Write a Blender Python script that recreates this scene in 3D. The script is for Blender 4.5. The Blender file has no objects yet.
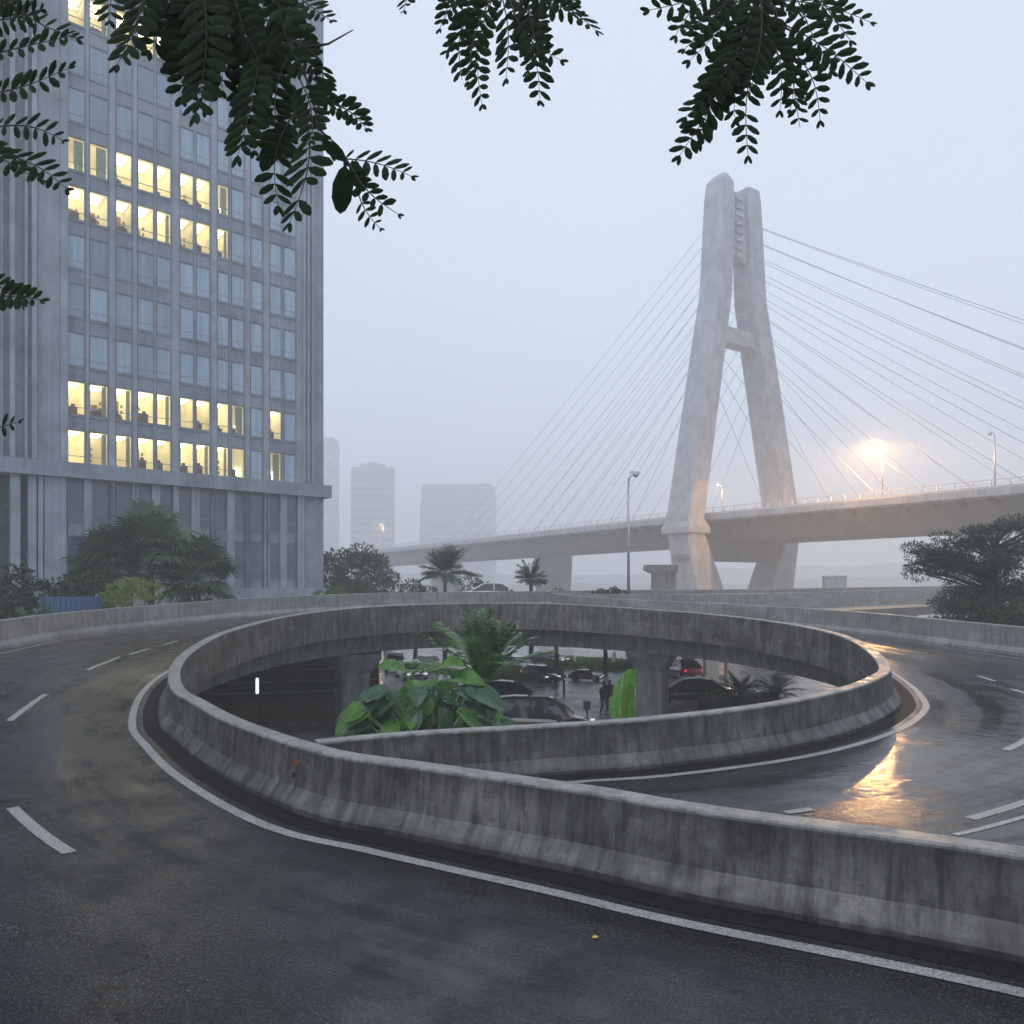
import bpy, math, random
import numpy as np
from mathutils import Vector, Matrix
random.seed(7)
R = math.radians
scene = bpy.context.scene
COL = scene.collection

# ------------------------------------------------------------------ camera, sky, sun, exposure
EYE = 3.0
F = 800.0
HY = 588.0
cam_d = bpy.data.cameras.new('camera')
cam = bpy.data.objects.new('camera', cam_d)
COL.objects.link(cam)
cam.location = (0, 0, EYE)
cam.rotation_euler = (R(90), 0, 0)
cam_d.sensor_width = 36
cam_d.lens = 36 * F / 1024
cam_d.shift_y = (HY - 512) / 1024
cam_d.clip_start = 0.05
cam_d.clip_end = 6000
scene.camera = cam

SUN_EL, SUN_AZ = R(48), R(215)
world = bpy.data.worlds.new('World')
scene.world = world
world.use_nodes = True
wn = world.node_tree
wn.nodes.clear()
wo = wn.nodes.new('ShaderNodeOutputWorld')
bg1 = wn.nodes.new('ShaderNodeBackground')
bg2 = wn.nodes.new('ShaderNodeBackground')
mx = wn.nodes.new('ShaderNodeAddShader')
sky = wn.nodes.new('ShaderNodeTexSky')
sky.sky_type = 'NISHITA'
sky.sun_disc = False
sky.sun_elevation = SUN_EL
sky.sun_rotation = SUN_AZ
bg1.inputs['Strength'].default_value = 0.05
wn.links.new(sky.outputs[0], bg1.inputs['Color'])
# soft cloud deck
tc = wn.nodes.new('ShaderNodeTexCoord')
nz = wn.nodes.new('ShaderNodeTexNoise'); nz.inputs['Scale'].default_value = 1.6; nz.inputs['Detail'].default_value = 2
cr = wn.nodes.new('ShaderNodeValToRGB')
cr.color_ramp.elements[0].position = 0.3; cr.color_ramp.elements[0].color = (0.465, 0.52, 0.60, 1)
cr.color_ramp.elements[1].position = 0.7; cr.color_ramp.elements[1].color = (0.535, 0.59, 0.67, 1)
wn.links.new(tc.outputs['Generated'], nz.inputs['Vector'])
wn.links.new(nz.outputs['Fac'], cr.inputs['Fac'])
wn.links.new(cr.outputs['Color'], bg2.inputs['Color'])
bg2.inputs['Strength'].default_value = 1.42
wn.links.new(bg1.outputs[0], mx.inputs[0]); wn.links.new(bg2.outputs[0], mx.inputs[1])
wn.links.new(mx.outputs[0], wo.inputs['Surface'])

sun_d = bpy.data.lights.new('sun', 'SUN')
sun_d.energy = 0.9; sun_d.angle = R(40); sun_d.color = (1.0, 0.98, 0.96)
sun = bpy.data.objects.new('sun', sun_d); COL.objects.link(sun)
sd = Vector((math.sin(SUN_AZ) * math.cos(SUN_EL), math.cos(SUN_AZ) * math.cos(SUN_EL), math.sin(SUN_EL)))
sun.rotation_euler = sd.to_track_quat('Z', 'Y').to_euler()

scene.view_settings.view_transform = 'Standard'
scene.view_settings.look = 'None'
scene.view_settings.exposure = 0.0
scene.view_settings.gamma = 1.0
scene.render.engine = 'CYCLES'
cy = scene.cycles
cy.use_denoising = True
cy.max_bounces = 14
cy.diffuse_bounces = 3
cy.glossy_bounces = 3
cy.transmission_bounces = 4
cy.volume_bounces = 10
cy.transparent_max_bounces = 8
cy.sample_clamp_indirect = 6
cy.sample_clamp_direct = 0
cy.use_adaptive_sampling = True
cy.adaptive_threshold = 0.02

# ------------------------------------------------------------------ helpers
def P(px, py, d):
    """pixel at a chosen distance -> world point"""
    return Vector(((px - 512) / F * d, d, EYE - (py - HY) / F * d))

def tag(o, label=None, cat=None, group=None, kind=None):
    if label: o['label'] = label
    if cat: o['category'] = cat
    if group: o['group'] = group
    if kind: o['kind'] = kind
    return o

def empty(name, loc=(0, 0, 0), rz=0, label=None, cat=None, group=None):
    o = bpy.data.objects.new(name, None)
    o.empty_display_size = 0.3
    o.location = loc; o.rotation_euler = (0, 0, rz)
    COL.objects.link(o)
    return tag(o, label, cat, group)

class MB:
    def __init__(s):
        s.v = []; s.f = []; s.uv = []; s.has_uv = False
    def add(s, vs, fs, uvs=None):
        b = len(s.v)
        s.v += [tuple(x) for x in vs]
        s.f += [tuple(b + i for i in f) for f in fs]
        if uvs is not None:
            s.has_uv = True
            s.uv += uvs
        else:
            s.uv += [(0, 0)] * len(vs)
    def box(s, x0, x1, y0, y1, z0, z1, M=None):
        vs = [Vector(p) for p in ((x0,y0,z0),(x1,y0,z0),(x1,y1,z0),(x0,y1,z0),(x0,y0,z1),(x1,y0,z1),(x1,y1,z1),(x0,y1,z1))]
        if M is not None: vs = [M @ p for p in vs]
        s.add(vs, [(0,3,2,1),(4,5,6,7),(0,1,5,4),(1,2,6,5),(2,3,7,6),(3,0,4,7)])
    def hexa(s, bot, top):
        """bot/top: 4 points each"""
        s.add(list(bot) + list(top), [(0,3,2,1),(4,5,6,7),(0,1,5,4),(1,2,6,5),(2,3,7,6),(3,0,4,7)])
    def tube(s, pts, rad, n=8, cap=True):
        pts = [Vector(p) for p in pts]
        rs = rad if isinstance(rad, (list, tuple)) else [rad] * len(pts)
        rings = []; up = None
        for i, p in enumerate(pts):
            a = pts[max(i-1, 0)]; b = pts[min(i+1, len(pts)-1)]
            t = (b - a).normalized()
            if up is None:
                up = Vector((0,0,1)) if abs(t.z) < .9 else Vector((1,0,0))
            sx = t.cross(up).normalized(); up = sx.cross(t).normalized()
            rings.append([p + (sx*math.cos(2*math.pi*k/n) + up*math.sin(2*math.pi*k/n))*rs[i] for k in range(n)])
        vs = [q for r in rings for q in r]; fs = []
        for i in range(len(pts)-1):
            for k in range(n):
                k2 = (k+1) % n
                fs.append((i*n+k, i*n+k2, (i+1)*n+k2, (i+1)*n+k))
        if cap:
            fs.append(tuple(range(n))[::-1]); fs.append(tuple((len(pts)-1)*n+k for k in range(n)))
        s.add(vs, fs)
    def lathe(s, c, prof, n=16, axis='z'):
        vs = []; fs = []
        for (r, h) in prof:
            for k in range(n):
                a = 2*math.pi*k/n
                if axis == 'z': vs.append((c[0]+r*math.cos(a), c[1]+r*math.sin(a), c[2]+h))
                elif axis == 'y': vs.append((c[0]+r*math.cos(a), c[1]+h, c[2]+r*math.sin(a)))
                else: vs.append((c[0]+h, c[1]+r*math.cos(a), c[2]+r*math.sin(a)))
        for i in range(len(prof)-1):
            for k in range(n):
                k2 = (k+1) % n
                fs.append((i*n+k, i*n+k2, (i+1)*n+k2, (i+1)*n+k))
        fs.append(tuple(range(n))); fs.append(tuple((len(prof)-1)*n+k for k in range(n)))
        s.add(vs, fs)
    def build(s, name, mat, parent=None, smooth=False, loc=None):
        me = bpy.data.meshes.new(name)
        me.from_pydata(s.v, [], s.f); 
        if s.has_uv:
            uvl = me.uv_layers.new(name='UVMap')
            li = np.zeros(len(me.loops), dtype=np.int32)
            me.loops.foreach_get('vertex_index', li)
            arr = np.array(s.uv, dtype=np.float32)[li]
            uvl.data.foreach_set('uv', arr.ravel())
        me.update()
        if smooth:
            me.polygons.foreach_set('use_smooth', [True]*len(me.polygons))
        me.materials.append(mat)
        o = bpy.data.objects.new(name, me)
        COL.objects.link(o)
        if parent: o.parent = parent
        if loc: o.location = loc
        return o

def copy_tree(o, parent=None):
    c = o.copy(); COL.objects.link(c)
    if parent: c.parent = parent
    for ch in list(o.children): copy_tree(ch, c)
    return c

def catmull(pts, n=12):
    """dense Catmull-Rom through rows of pts"""
    a = np.array(pts, float); out = []
    m = len(a)
    for i in range(m-1):
        p0 = a[max(i-1,0)]; p1 = a[i]; p2 = a[i+1]; p3 = a[min(i+2,m-1)]
        if i == 0: p0 = 2*p1 - p2
        if i == m-2: p3 = 2*p2 - p1
        for k in range(n):
            t = k/n
            out.append(0.5*((2*p1)+(-p0+p2)*t+(2*p0-5*p1+4*p2-p3)*t*t+(-p0+3*p1-3*p2+p3)*t**3))
    out.append(a[-1])
    return np.array(out)

# ------------------------------------------------------------------ materials
def newmat(name):
    m = bpy.data.materials.new(name); m.use_nodes = True
    nt = m.node_tree
    b = nt.nodes['Principled BSDF']
    return m, nt, b

def N(nt, t, **kw):
    n = nt.nodes.new(t)
    for k, v in kw.items():
        if k in n.inputs: n.inputs[k].default_value = v
        else: setattr(n, k, v)
    return n

def noise(nt, vec, scale, detail=4, rough=.55, sv=None):
    if sv is not None:
        mp = N(nt, 'ShaderNodeMapping'); mp.inputs['Scale'].default_value = sv
        nt.links.new(vec, mp.inputs['Vector']); vec = mp.outputs[0]
    n = N(nt, 'ShaderNodeTexNoise', Scale=scale, Detail=detail, Roughness=rough)
    nt.links.new(vec, n.inputs['Vector'])
    return n.outputs['Fac']

def ramp(nt, fac, stops):
    r = N(nt, 'ShaderNodeValToRGB')
    e = r.color_ramp.elements
    while len(e) < len(stops): e.new(.5)
    for el, (p, c) in zip(e, stops):
        el.position = p
        el.color = (c, c, c, 1) if isinstance(c, (int, float)) else (*c, 1)
    nt.links.new(fac, r.inputs['Fac'])
    return r.outputs['Color']

def mixc(nt, fac, a, b, mode='MIX'):
    m = N(nt, 'ShaderNodeMix'); m.data_type = 'RGBA'; m.blend_type = mode
    for sock, val in ((0, fac), (6, a), (7, b)):
        if isinstance(val, (int, float)): m.inputs[sock].default_value = val
        elif isinstance(val, tuple): m.inputs[sock].default_value = (*val, 1)
        else: nt.links.new(val, m.inputs[sock])
    return m.outputs[2]

def math_(nt, op, a, b=None, c=None):
    m = N(nt, 'ShaderNodeMath', operation=op)
    for i, v in enumerate((a, b, c)):
        if v is None: continue
        if isinstance(v, (int, float)): m.inputs[i].default_value = v
        else: nt.links.new(v, m.inputs[i])
    return m.outputs[0]

def bump(nt, b, h, strength=.3, dist=.01):
    bp = N(nt, 'ShaderNodeBump', Strength=strength, Distance=dist)
    nt.links.new(h, bp.inputs['Height']); nt.links.new(bp.outputs[0], b.inputs['Normal'])

def plain(name, col, rough=.5, metal=0, var=.0, scale=8, emit=None, es=0, spec=.5):
    m, nt, b = newmat(name)
    tcn = N(nt, 'ShaderNodeTexCoord')
    b.inputs['Roughness'].default_value = rough
    b.inputs['Metallic'].default_value = metal
    b.inputs['Specular IOR Level'].default_value = spec
    if var > 0:
        f = noise(nt, tcn.outputs['Object'], scale)
        c = ramp(nt, f, [(.25, tuple(x*(1-var) for x in col)), (.75, tuple(min(1, x*(1+var)) for x in col))])
        nt.links.new(c, b.inputs['Base Color'])
    else:
        b.inputs['Base Color'].default_value = (*col, 1)
    if emit:
        b.inputs['Emission Color'].default_value = (*emit, 1)
        b.inputs['Emission Strength'].default_value = es
    return m

def concrete(name, c0, c1, streak=.6, wet=.45, joint=3.0, zscale=.35, uv=False, grime=False):
    """weathered cast concrete: mottling, rain streaks, joints along the run"""
    m, nt, b = newmat(name)
    tcn = N(nt, 'ShaderNodeTexCoord')
    ob = tcn.outputs['Object']
    base = ramp(nt, noise(nt, ob, 1.1, 6, .65), [(.3, c0), (.7, c1)])
    fine = ramp(nt, noise(nt, ob, 26, 5, .7), [(.3, .72), (.7, 1.08)])
    col = mixc(nt, 1.0, base, fine, 'MULTIPLY')
    # run-off streaks: long in z, narrow across
    if uv:
        uvv = N(nt, 'ShaderNodeUVMap').outputs[0]
        st = noise(nt, uvv, 1.0, 5, .7, (5.5, .55, 1))
        st2 = noise(nt, uvv, 1.0, 3, .6, (.5, 1.4, 1))
    else:
        st = noise(nt, ob, 1.0, 5, .7, (4, 4, zscale))
        st2 = noise(nt, ob, .4, 3, .6)
    sm = ramp(nt, st, [(.44, 1.0), (.60, 1-streak)])
    sm2 = ramp(nt, st2, [(.35, .62), (.62, 1.0)])
    col = mixc(nt, 1.0, col, sm, 'MULTIPLY')
    col = mixc(nt, .75, col, sm2, 'MULTIPLY')
    h = noise(nt, ob, 40, 6, .7)
    if uv and joint:
        sep = N(nt, 'ShaderNodeSeparateXYZ'); nt.links.new(uvv, sep.inputs[0])
        md = math_(nt, 'PINGPONG', sep.outputs[0], joint/2)
        jn = math_(nt, 'MULTIPLY', math_(nt, 'LESS_THAN', md, .010), .8)
        col = mixc(nt, jn, col, (.05, .05, .05))
        blk = N(nt, 'ShaderNodeTexVoronoi', Scale=1.0); blk.feature = 'F1'
        mp = N(nt, 'ShaderNodeMapping'); mp.inputs['Scale'].default_value = (.9, 1.6, 1)
        nt.links.new(uvv, mp.inputs[0]); nt.links.new(mp.outputs[0], blk.inputs['Vector'])
        pt = ramp(nt, blk.outputs['Color'], [(.2, .86), (.8, 1.1)])
        col = mixc(nt, .5, col, pt, 'MULTIPLY')
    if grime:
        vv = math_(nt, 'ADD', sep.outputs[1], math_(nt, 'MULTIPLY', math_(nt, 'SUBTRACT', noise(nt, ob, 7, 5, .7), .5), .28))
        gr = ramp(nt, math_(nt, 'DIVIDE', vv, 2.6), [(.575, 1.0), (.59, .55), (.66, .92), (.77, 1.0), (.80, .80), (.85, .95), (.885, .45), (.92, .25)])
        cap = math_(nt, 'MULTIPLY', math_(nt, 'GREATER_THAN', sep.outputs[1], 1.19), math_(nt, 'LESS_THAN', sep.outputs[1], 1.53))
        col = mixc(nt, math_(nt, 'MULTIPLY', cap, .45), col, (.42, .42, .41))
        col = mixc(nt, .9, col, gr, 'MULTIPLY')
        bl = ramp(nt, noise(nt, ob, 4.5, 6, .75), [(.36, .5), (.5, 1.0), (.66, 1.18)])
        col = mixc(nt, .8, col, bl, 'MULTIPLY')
    nt.links.new(col, b.inputs['Base Color'])
    rg = ramp(nt, noise(nt, ob, 3, 4), [(.35, wet-.15), (.7, min(1, wet+.3))])
    nt.links.new(rg, b.inputs['Roughness'])
    bump(nt, b, h, .5, .006)
    return m

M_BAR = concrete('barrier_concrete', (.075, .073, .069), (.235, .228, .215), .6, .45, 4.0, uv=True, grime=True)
M_OUT = concrete('outer_wall_concrete', (.25, .25, .25), (.40, .40, .395), .3, .5, 4.0, uv=True)
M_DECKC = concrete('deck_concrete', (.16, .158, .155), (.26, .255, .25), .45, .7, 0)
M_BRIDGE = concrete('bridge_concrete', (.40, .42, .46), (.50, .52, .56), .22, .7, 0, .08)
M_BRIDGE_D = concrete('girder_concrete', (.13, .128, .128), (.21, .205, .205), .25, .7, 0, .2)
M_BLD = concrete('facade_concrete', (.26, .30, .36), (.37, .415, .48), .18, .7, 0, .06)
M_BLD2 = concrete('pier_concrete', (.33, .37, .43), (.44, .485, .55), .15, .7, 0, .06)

def asphalt():
    m, nt, b = newmat('wet_asphalt')
    tcn = N(nt, 'ShaderNodeTexCoord'); ob = tcn.outputs['Object']
    uvv = N(nt, 'ShaderNodeUVMap').outputs[0]
    grain = math_(nt, 'ADD', math_(nt, 'MULTIPLY', noise(nt, ob, 90, 3, .85), .55), math_(nt, 'MULTIPLY', noise(nt, ob, 28, 5, .9), .45))
    sx_ = N(nt, 'ShaderNodeSeparateXYZ'); nt.links.new(ob, sx_.inputs[0])
    big = noise(nt, ob, .35, 5, .6)
    trk = noise(nt, uvv, 1.0, 4, .6, (.10, 1.3, 1))
    c = ramp(nt, grain, [(.43, (.004, .0045, .006)), (.495, (.013, .014, .018)), (.545, (.045, .048, .055)), (.61, (.17, .175, .19))])
    c2 = ramp(nt, big, [(.35, (.62, .60, .58)), (.65, (1.25, 1.2, 1.12))])
    c = mixc(nt, 1.0, c, c2, 'MULTIPLY')
    c3 = ramp(nt, trk, [(.35, .7), (.6, 1.15)])
    c = mixc(nt, .8, c, c3, 'MULTIPLY')
    # hairline cracks
    vo = N(nt, 'ShaderNodeTexVoronoi', Scale=.33); vo.feature = 'DISTANCE_TO_EDGE'
    wv = N(nt, 'ShaderNodeVectorMath', operation='ADD'); nc = N(nt, 'ShaderNodeTexNoise', Scale=1.7, Detail=5)
    nt.links.new(ob, nc.inputs['Vector']); nt.links.new(ob, wv.inputs[0]); nt.links.new(nc.outputs['Color'], wv.inputs[1]); nt.links.new(wv.outputs[0], vo.inputs['Vector'])
    ck = math_(nt, 'MULTIPLY', math_(nt, 'LESS_THAN', vo.outputs['Distance'], .0035), math_(nt, 'GREATER_THAN', noise(nt, ob, .45, 2), .52))
    c = mixc(nt, math_(nt, 'MULTIPLY', ck, .75), c, (.002, .002, .002))
    # water film: smooth where tracks and hollows hold water
    w = math_(nt, 'ADD', math_(nt, 'MULTIPLY', trk, .62), math_(nt, 'MULTIPLY', noise(nt, ob, 1.3, 6, .62), .38))
    w = math_(nt, 'SUBTRACT', w, math_(nt, 'MULTIPLY', ramp(nt, math_(nt, 'DIVIDE', sx_.outputs[0], 12), [(.2, 0.0), (.6, 1.0)]), .055))
    nt.links.new(ramp(nt, w, [(.44, .55), (.62, .14)]), b.inputs['Specular IOR Level'])
    wm = ramp(nt, w, [(.39, .10), (.46, .20), (.56, .30), (.66, .45)])
    nt.links.new(wm, b.inputs['Roughness'])
    nt.links.new(c, b.inputs['Base Color'])
    b.inputs['IOR'].default_value = 1.36
    hs = N(nt, 'ShaderNodeBump', Strength=.38, Distance=.006)
    nt.links.new(ramp(nt, w, [(.42, .12), (.6, .8)]), hs.inputs['Strength'])
    nt.links.new(grain, hs.inputs['Height'])
    hb = N(nt, 'ShaderNodeBump', Strength=.25, Distance=.03)
    nt.links.new(noise(nt, ob, 5, 3, .5), hb.inputs['Height'])
    nt.links.new(hs.outputs[0], hb.inputs['Normal'])
    nt.links.new(hb.outputs[0], b.inputs['Normal'])
    return m
M_ASPH = asphalt()

def paint():
    m, nt, b = newmat('road_paint')
    ob = N(nt, 'ShaderNodeTexCoord').outputs['Object']
    c = ramp(nt, noise(nt, ob, 45, 5, .75), [(.40, (.07, .07, .07)), (.49, (.36, .36, .35)), (.7, (.52, .52, .50))])
    c2 = ramp(nt, noise(nt, ob, 1.2, 4), [(.3, .75), (.7, 1.0)])
    nt.links.new(mixc(nt, 1.0, c, c2, 'MULTIPLY'), b.inputs['Base Color'])
    b.inputs['Roughness'].default_value = .5
    return m
M_PAINT = paint()

def gutter():
    m, nt, b = newmat('gutter_grime')
    ob = N(nt, 'ShaderNodeTexCoord').outputs['Object']
    c = ramp(nt, noise(nt, ob, 14, 6, .7), [(.35, (.006, .006, .006)), (.7, (.028, .027, .025))])
    nt.links.new(c, b.inputs['Base Color']); b.inputs['Roughness'].default_value = .7; b.inputs['Specular IOR Level'].default_value = .15
    bump(nt, b, noise(nt, ob, 60, 4, .7), .4, .006)
    return m
M_GUT = gutter()

def ground_mat():
    m, nt, b = newmat('wet_ground')
    ob = N(nt, 'ShaderNodeTexCoord').outputs['Object']
    c = ramp(nt, noise(nt, ob, .25, 6, .6), [(.35, (.19, .195, .21)), (.7, (.30, .305, .32))])
    nt.links.new(c, b.inputs['Base Color'])
    nt.links.new(ramp(nt, noise(nt, ob, .5, 5), [(.35, .16), (.65, .36)]), b.inputs['Roughness'])
    bump(nt, b, noise(nt, ob, 12, 4, .7), .12, .01)
    return m
M_GROUND = ground_mat()

def leafmat(name, c0, c1, rough=.4, scale=3, trans=.25, spec=.4):
    m, nt, b = newmat(name)
    ob = N(nt, 'ShaderNodeTexCoord').outputs['Object']
    c = ramp(nt, noise(nt, ob, scale, 4, .7), [(.3, c0), (.7, c1)])
    nt.links.new(c, b.inputs['Base Color'])
    b.inputs['Roughness'].default_value = rough
    b.inputs['Specular IOR Level'].default_value = spec
    tr = N(nt, 'ShaderNodeBsdfTranslucent'); nt.links.new(c, tr.inputs['Color'])
    ms = N(nt, 'ShaderNodeMixShader'); ms.inputs[0].default_value = trans
    nt.links.new(b.outputs[0], ms.inputs[1]); nt.links.new(tr.outputs[0], ms.inputs[2])
    nt.links.new(ms.outputs[0], nt.nodes['Material Output'].inputs['Surface'])
    return m
M_LEAF_FG = leafmat('overhead_leaf', (.008, .020, .006), (.022, .050, .012), .55, 9, .38, .12)
M_LEAF_D = leafmat('dark_leaf', (.008, .028, .008), (.03, .075, .022), .45, 2)
M_LEAF_P = leafmat('palm_leaf', (.014, .05, .018), (.05, .11, .036), .45, 2)
M_LEAF_B = leafmat('bright_leaf', (.14, .22, .02), (.30, .38, .05), .45, 2, .35)
M_LEAF_BIG = leafmat('taro_leaf', (.04, .15, .022), (.16, .35, .05), .38, 3.0, .4)
M_LEAF_BLUE = leafmat('waxy_leaf', (.018, .06, .028), (.06, .14, .07), .2, 4.0, .15)
M_LEAF_BAN = leafmat('banana_leaf', (.09, .25, .025), (.17, .38, .05), .35, 4.0, .45)
M_PINE = leafmat('pine_leaf', (.014, .036, .020), (.04, .075, .04), .6, 1.5, .15)
M_BARK = plain('bark', (.05, .042, .036), .9, var=.4, scale=12)
M_STEM = plain('green_stem', (.16, .26, .10), .5, var=.3, scale=6)
M_GRASS = plain('grass_turf', (.13, .21, .04), .9, var=.5, scale=10)
M_METAL = plain('galvanised_metal', (.42, .43, .44), .45, .6, var=.1)
M_DARKMETAL = plain('dark_metal', (.03, .03, .035), .5, .3)
M_CABLE = plain('cable_sheath', (.22, .23, .25), .9, spec=.1)
M_RAIL = plain('painted_rail', (.50, .50, .50), .55, var=.1)
M_LAMP = plain('sodium_lamp', (1, .7, .35), .5, emit=(1.0, .62, .22), es=60)
M_LAMPDIM = plain('dim_sodium_lamp', (1, .7, .35), .5, emit=(1.0, .62, .28), es=9)

def glass_dark():
    m, nt, b = newmat('window_glass')
    ob = N(nt, 'ShaderNodeTexCoord').outputs['Object']
    oi = N(nt, 'ShaderNodeObjectInfo')
    fold = noise(nt, ob, 1.0, 4, .6, (3.0, 3.0, .12))
    c = ramp(nt, fold, [(.3, (.19, .27, .35)), (.7, (.33, .43, .51))])  # pale blue base has part of the sky's reflection put into it
    v = ramp(nt, oi.outputs['Random'], [(0, .65), (1, 1.25)])
    nt.links.new(mixc(nt, 1.0, c, v, 'MULTIPLY'), b.inputs['Base Color'])
    b.inputs['Roughness'].default_value = .08
    b.inputs['Specular IOR Level'].default_value = .7
    bump(nt, b, noise(nt, ob, .9, 2), .12, .05)
    return m
M_GLASS = glass_dark()
M_GLASS_DK = plain('dark_glass', (.06, .10, .15), .06, spec=.8, var=.3, scale=.8)
def clear_glass():
    m, nt, b = newmat('clear_glass')
    nt.nodes.remove(b)
    t = N(nt, 'ShaderNodeBsdfTransparent'); t.inputs[0].default_value = (.93, .95, .93, 1)
    g = N(nt, 'ShaderNodeBsdfGlossy'); g.inputs['Roughness'].default_value = .04; g.inputs[0].default_value = (.8, .85, .9, 1)
    fr = N(nt, 'ShaderNodeFresnel'); fr.inputs[0].default_value = 1.42
    ms = N(nt, 'ShaderNodeMixShader')
    nt.links.new(fr.outputs[0], ms.inputs[0]); nt.links.new(t.outputs[0], ms.inputs[1]); nt.links.new(g.outputs[0], ms.inputs[2])
    nt.links.new(ms.outputs[0], nt.nodes['Material Output'].inputs['Surface'])
    return m
M_CLEAR = clear_glass()
def lit_room():
    m, nt, b = newmat('lit_room')
    ob = N(nt, 'ShaderNodeTexCoord').outputs['Object']
    oi = N(nt, 'ShaderNodeObjectInfo')
    c = ramp(nt, noise(nt, ob, .9, 4, .6, (.5, .5, .5)), [(.36, (.60, .44, .20)), (.5, (.88, .70, .36)), (.66, (1.0, .86, .52))])
    b.inputs['Base Color'].default_value = (.6, .55, .4, 1)
    b.inputs['Roughness'].default_value = .8
    nt.links.new(c, b.inputs['Emission Color'])  # room walls glow themselves: lamplight put into their emission
    s = ramp(nt, oi.outputs['Random'], [(0, .32), (1, .80)])
    nt.links.new(s, b.inputs['Emission Strength'])
    return m
M_ROOM = lit_room()
M_CEIL = plain('ceiling_light', (1, .95, .8), .5, emit=(1.0, .92, .66), es=7)
M_DESK = plain('dark_furniture', (.06, .05, .045), .6)
M_SHELF = plain('wood_shelf', (.30, .20, .11), .7)
M_CURT = plain('sheer_curtain', (.45, .48, .45), .9, var=.25, scale=5)

# ------------------------------------------------------------------ ground, water, hills
GZ = -3.4
g = MB(); S = 1500
g.add([(-S, -S, GZ), (S, -S, GZ), (S, S, GZ), (-S, S, GZ)], [(0, 1, 2, 3)])
tag(g.build('ground', M_GROUND), kind='structure')

def hills(name, Y, x0, x1, hmax, seed, mat, hmin=2):
    rs = random.Random(seed); n = 90; m = MB(); vs = []; fs = []
    ph = [rs.random()*6.28 for _ in range(6)]
    for j in range(5):
        w = [0, .55, 1, .7, 0][j]
        for i in range(n+1):
            u = i/n; x = x0+(x1-x0)*u
            h = hmin + (hmax-hmin)*(.5+.28*math.sin(u*7+ph[0])+.16*math.sin(u*17+ph[1])+.08*math.sin(u*41+ph[2])+.05*math.sin(u*97+ph[3]))
            e = min(1, min(u, 1-u)*8)
            vs.append((x, Y+(j-1.2)*28+6*math.sin(u*23+j+ph[4]), GZ-.2+h*w*e+(rs.random()*.7*w)))
    for j in range(4):
        for i in range(n):
            a = j*(n+1)+i; fs.append((a, a+1, a+n+2, a+n+1))
    m.add(vs, fs)
    return tag(m.build(name, mat, smooth=True), kind='structure')
M_HILL = plain('hill_woods', (.05, .075, .06), .95, var=.5, scale=.15)
hills('hills', 640, -560, 860, 21, 3, M_HILL, 8)
hills('hills', 980, -800, 1250, 40, 11, M_HILL, 18)

# ------------------------------------------------------------------ ramp geometry
# void-side top line of the inner barrier and the road level beside it: (x, y, road z)
def el(a, ar=10.0, b=11.0, off=0.0):
    t = R(a)
    ax = ar if math.cos(t) < 0 else 9.6
    return (.6+(ax+off)*math.cos(t), 25+(b+off)*math.sin(t))
V = [(11.2, 2.6, 0), (7.4, 4.7, 0), (4.36, 6.80, 0), (2.05, 8.08, 0), (.9, 8.82, 0), (-1.02, 9.99, 0), (-2.42, 10.90, 0), (-4.38, 13.22, 0), (-5.95, 15.55, 0),
     (-7.28, 17.75, .0)]
for a, z in ((198, .10), (185, .44), (170, .80), (150, 1.19), (130, 1.40), (110, 1.48), (90, 1.50), (75, 1.43), (60, 1.30), (40, 1.14), (20, .95), (5, .78), (-5, .61), (-15, .40), (-25, .25),
             (-35, .19), (-50, .13), (-65, .02), (-80, -.09), (-90, -.17)):
    V.append((*el(a), z))
V += [(-1.75, 13.35, -.20), (-3.15, 12.75, -.22)]
O = [(10, -14, 0), (4, -13, 0), (-1, -12, 0), (-5, -10, 0), (-9, -7.5, 0), (-12.5, -4, 0), (-15, 0, .05), (-17, 5, .12), (-18.3, 11, .25),
     (-18.9, 18, .45)]
O += [(-18.9, 24.5, .62), (-18.8, 29.5, .76), (-19.3, 33.6, .86), (-18.4, 38, 1.02), (-14.6, 45, 1.38), (-8.35, 51, 1.64), (0, 54, 1.72), (3.6, 50.5, 1.50), (6.8, 47.6, 1.28),
      (11, 44.7, 1.12), (14.6, 41, .93), (16.5, 37, .80), (17.6, 33, .66), (18.6, 28.5, .52), (20, 23.5, .38),
      (21, 18, .25), (21, 11, .12), (17.5, 6.0, .02), (12.5, 3.6, -.09), (9.0, 4.6, -.17)]
O += [(4.1, 7.6, -.20), (.5, 9.7, -.22)]
assert len(V) == len(O), (len(V), len(O))
ND = 14
Vd = catmull(V, ND); Od = catmull(O, ND)

def frame(C):
    """per-sample left normal in plan"""
    t = np.gradient(C[:, :2], axis=0); t /= np.linalg.norm(t, axis=1)[:, None]+1e-9
    return np.stack([t[:, 1], -t[:, 0]], axis=1)
def arclen(C):
    d = np.linalg.norm(np.diff(C[:, :2], axis=0), axis=1)
    return np.concatenate([[0], np.cumsum(d)])

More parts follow.
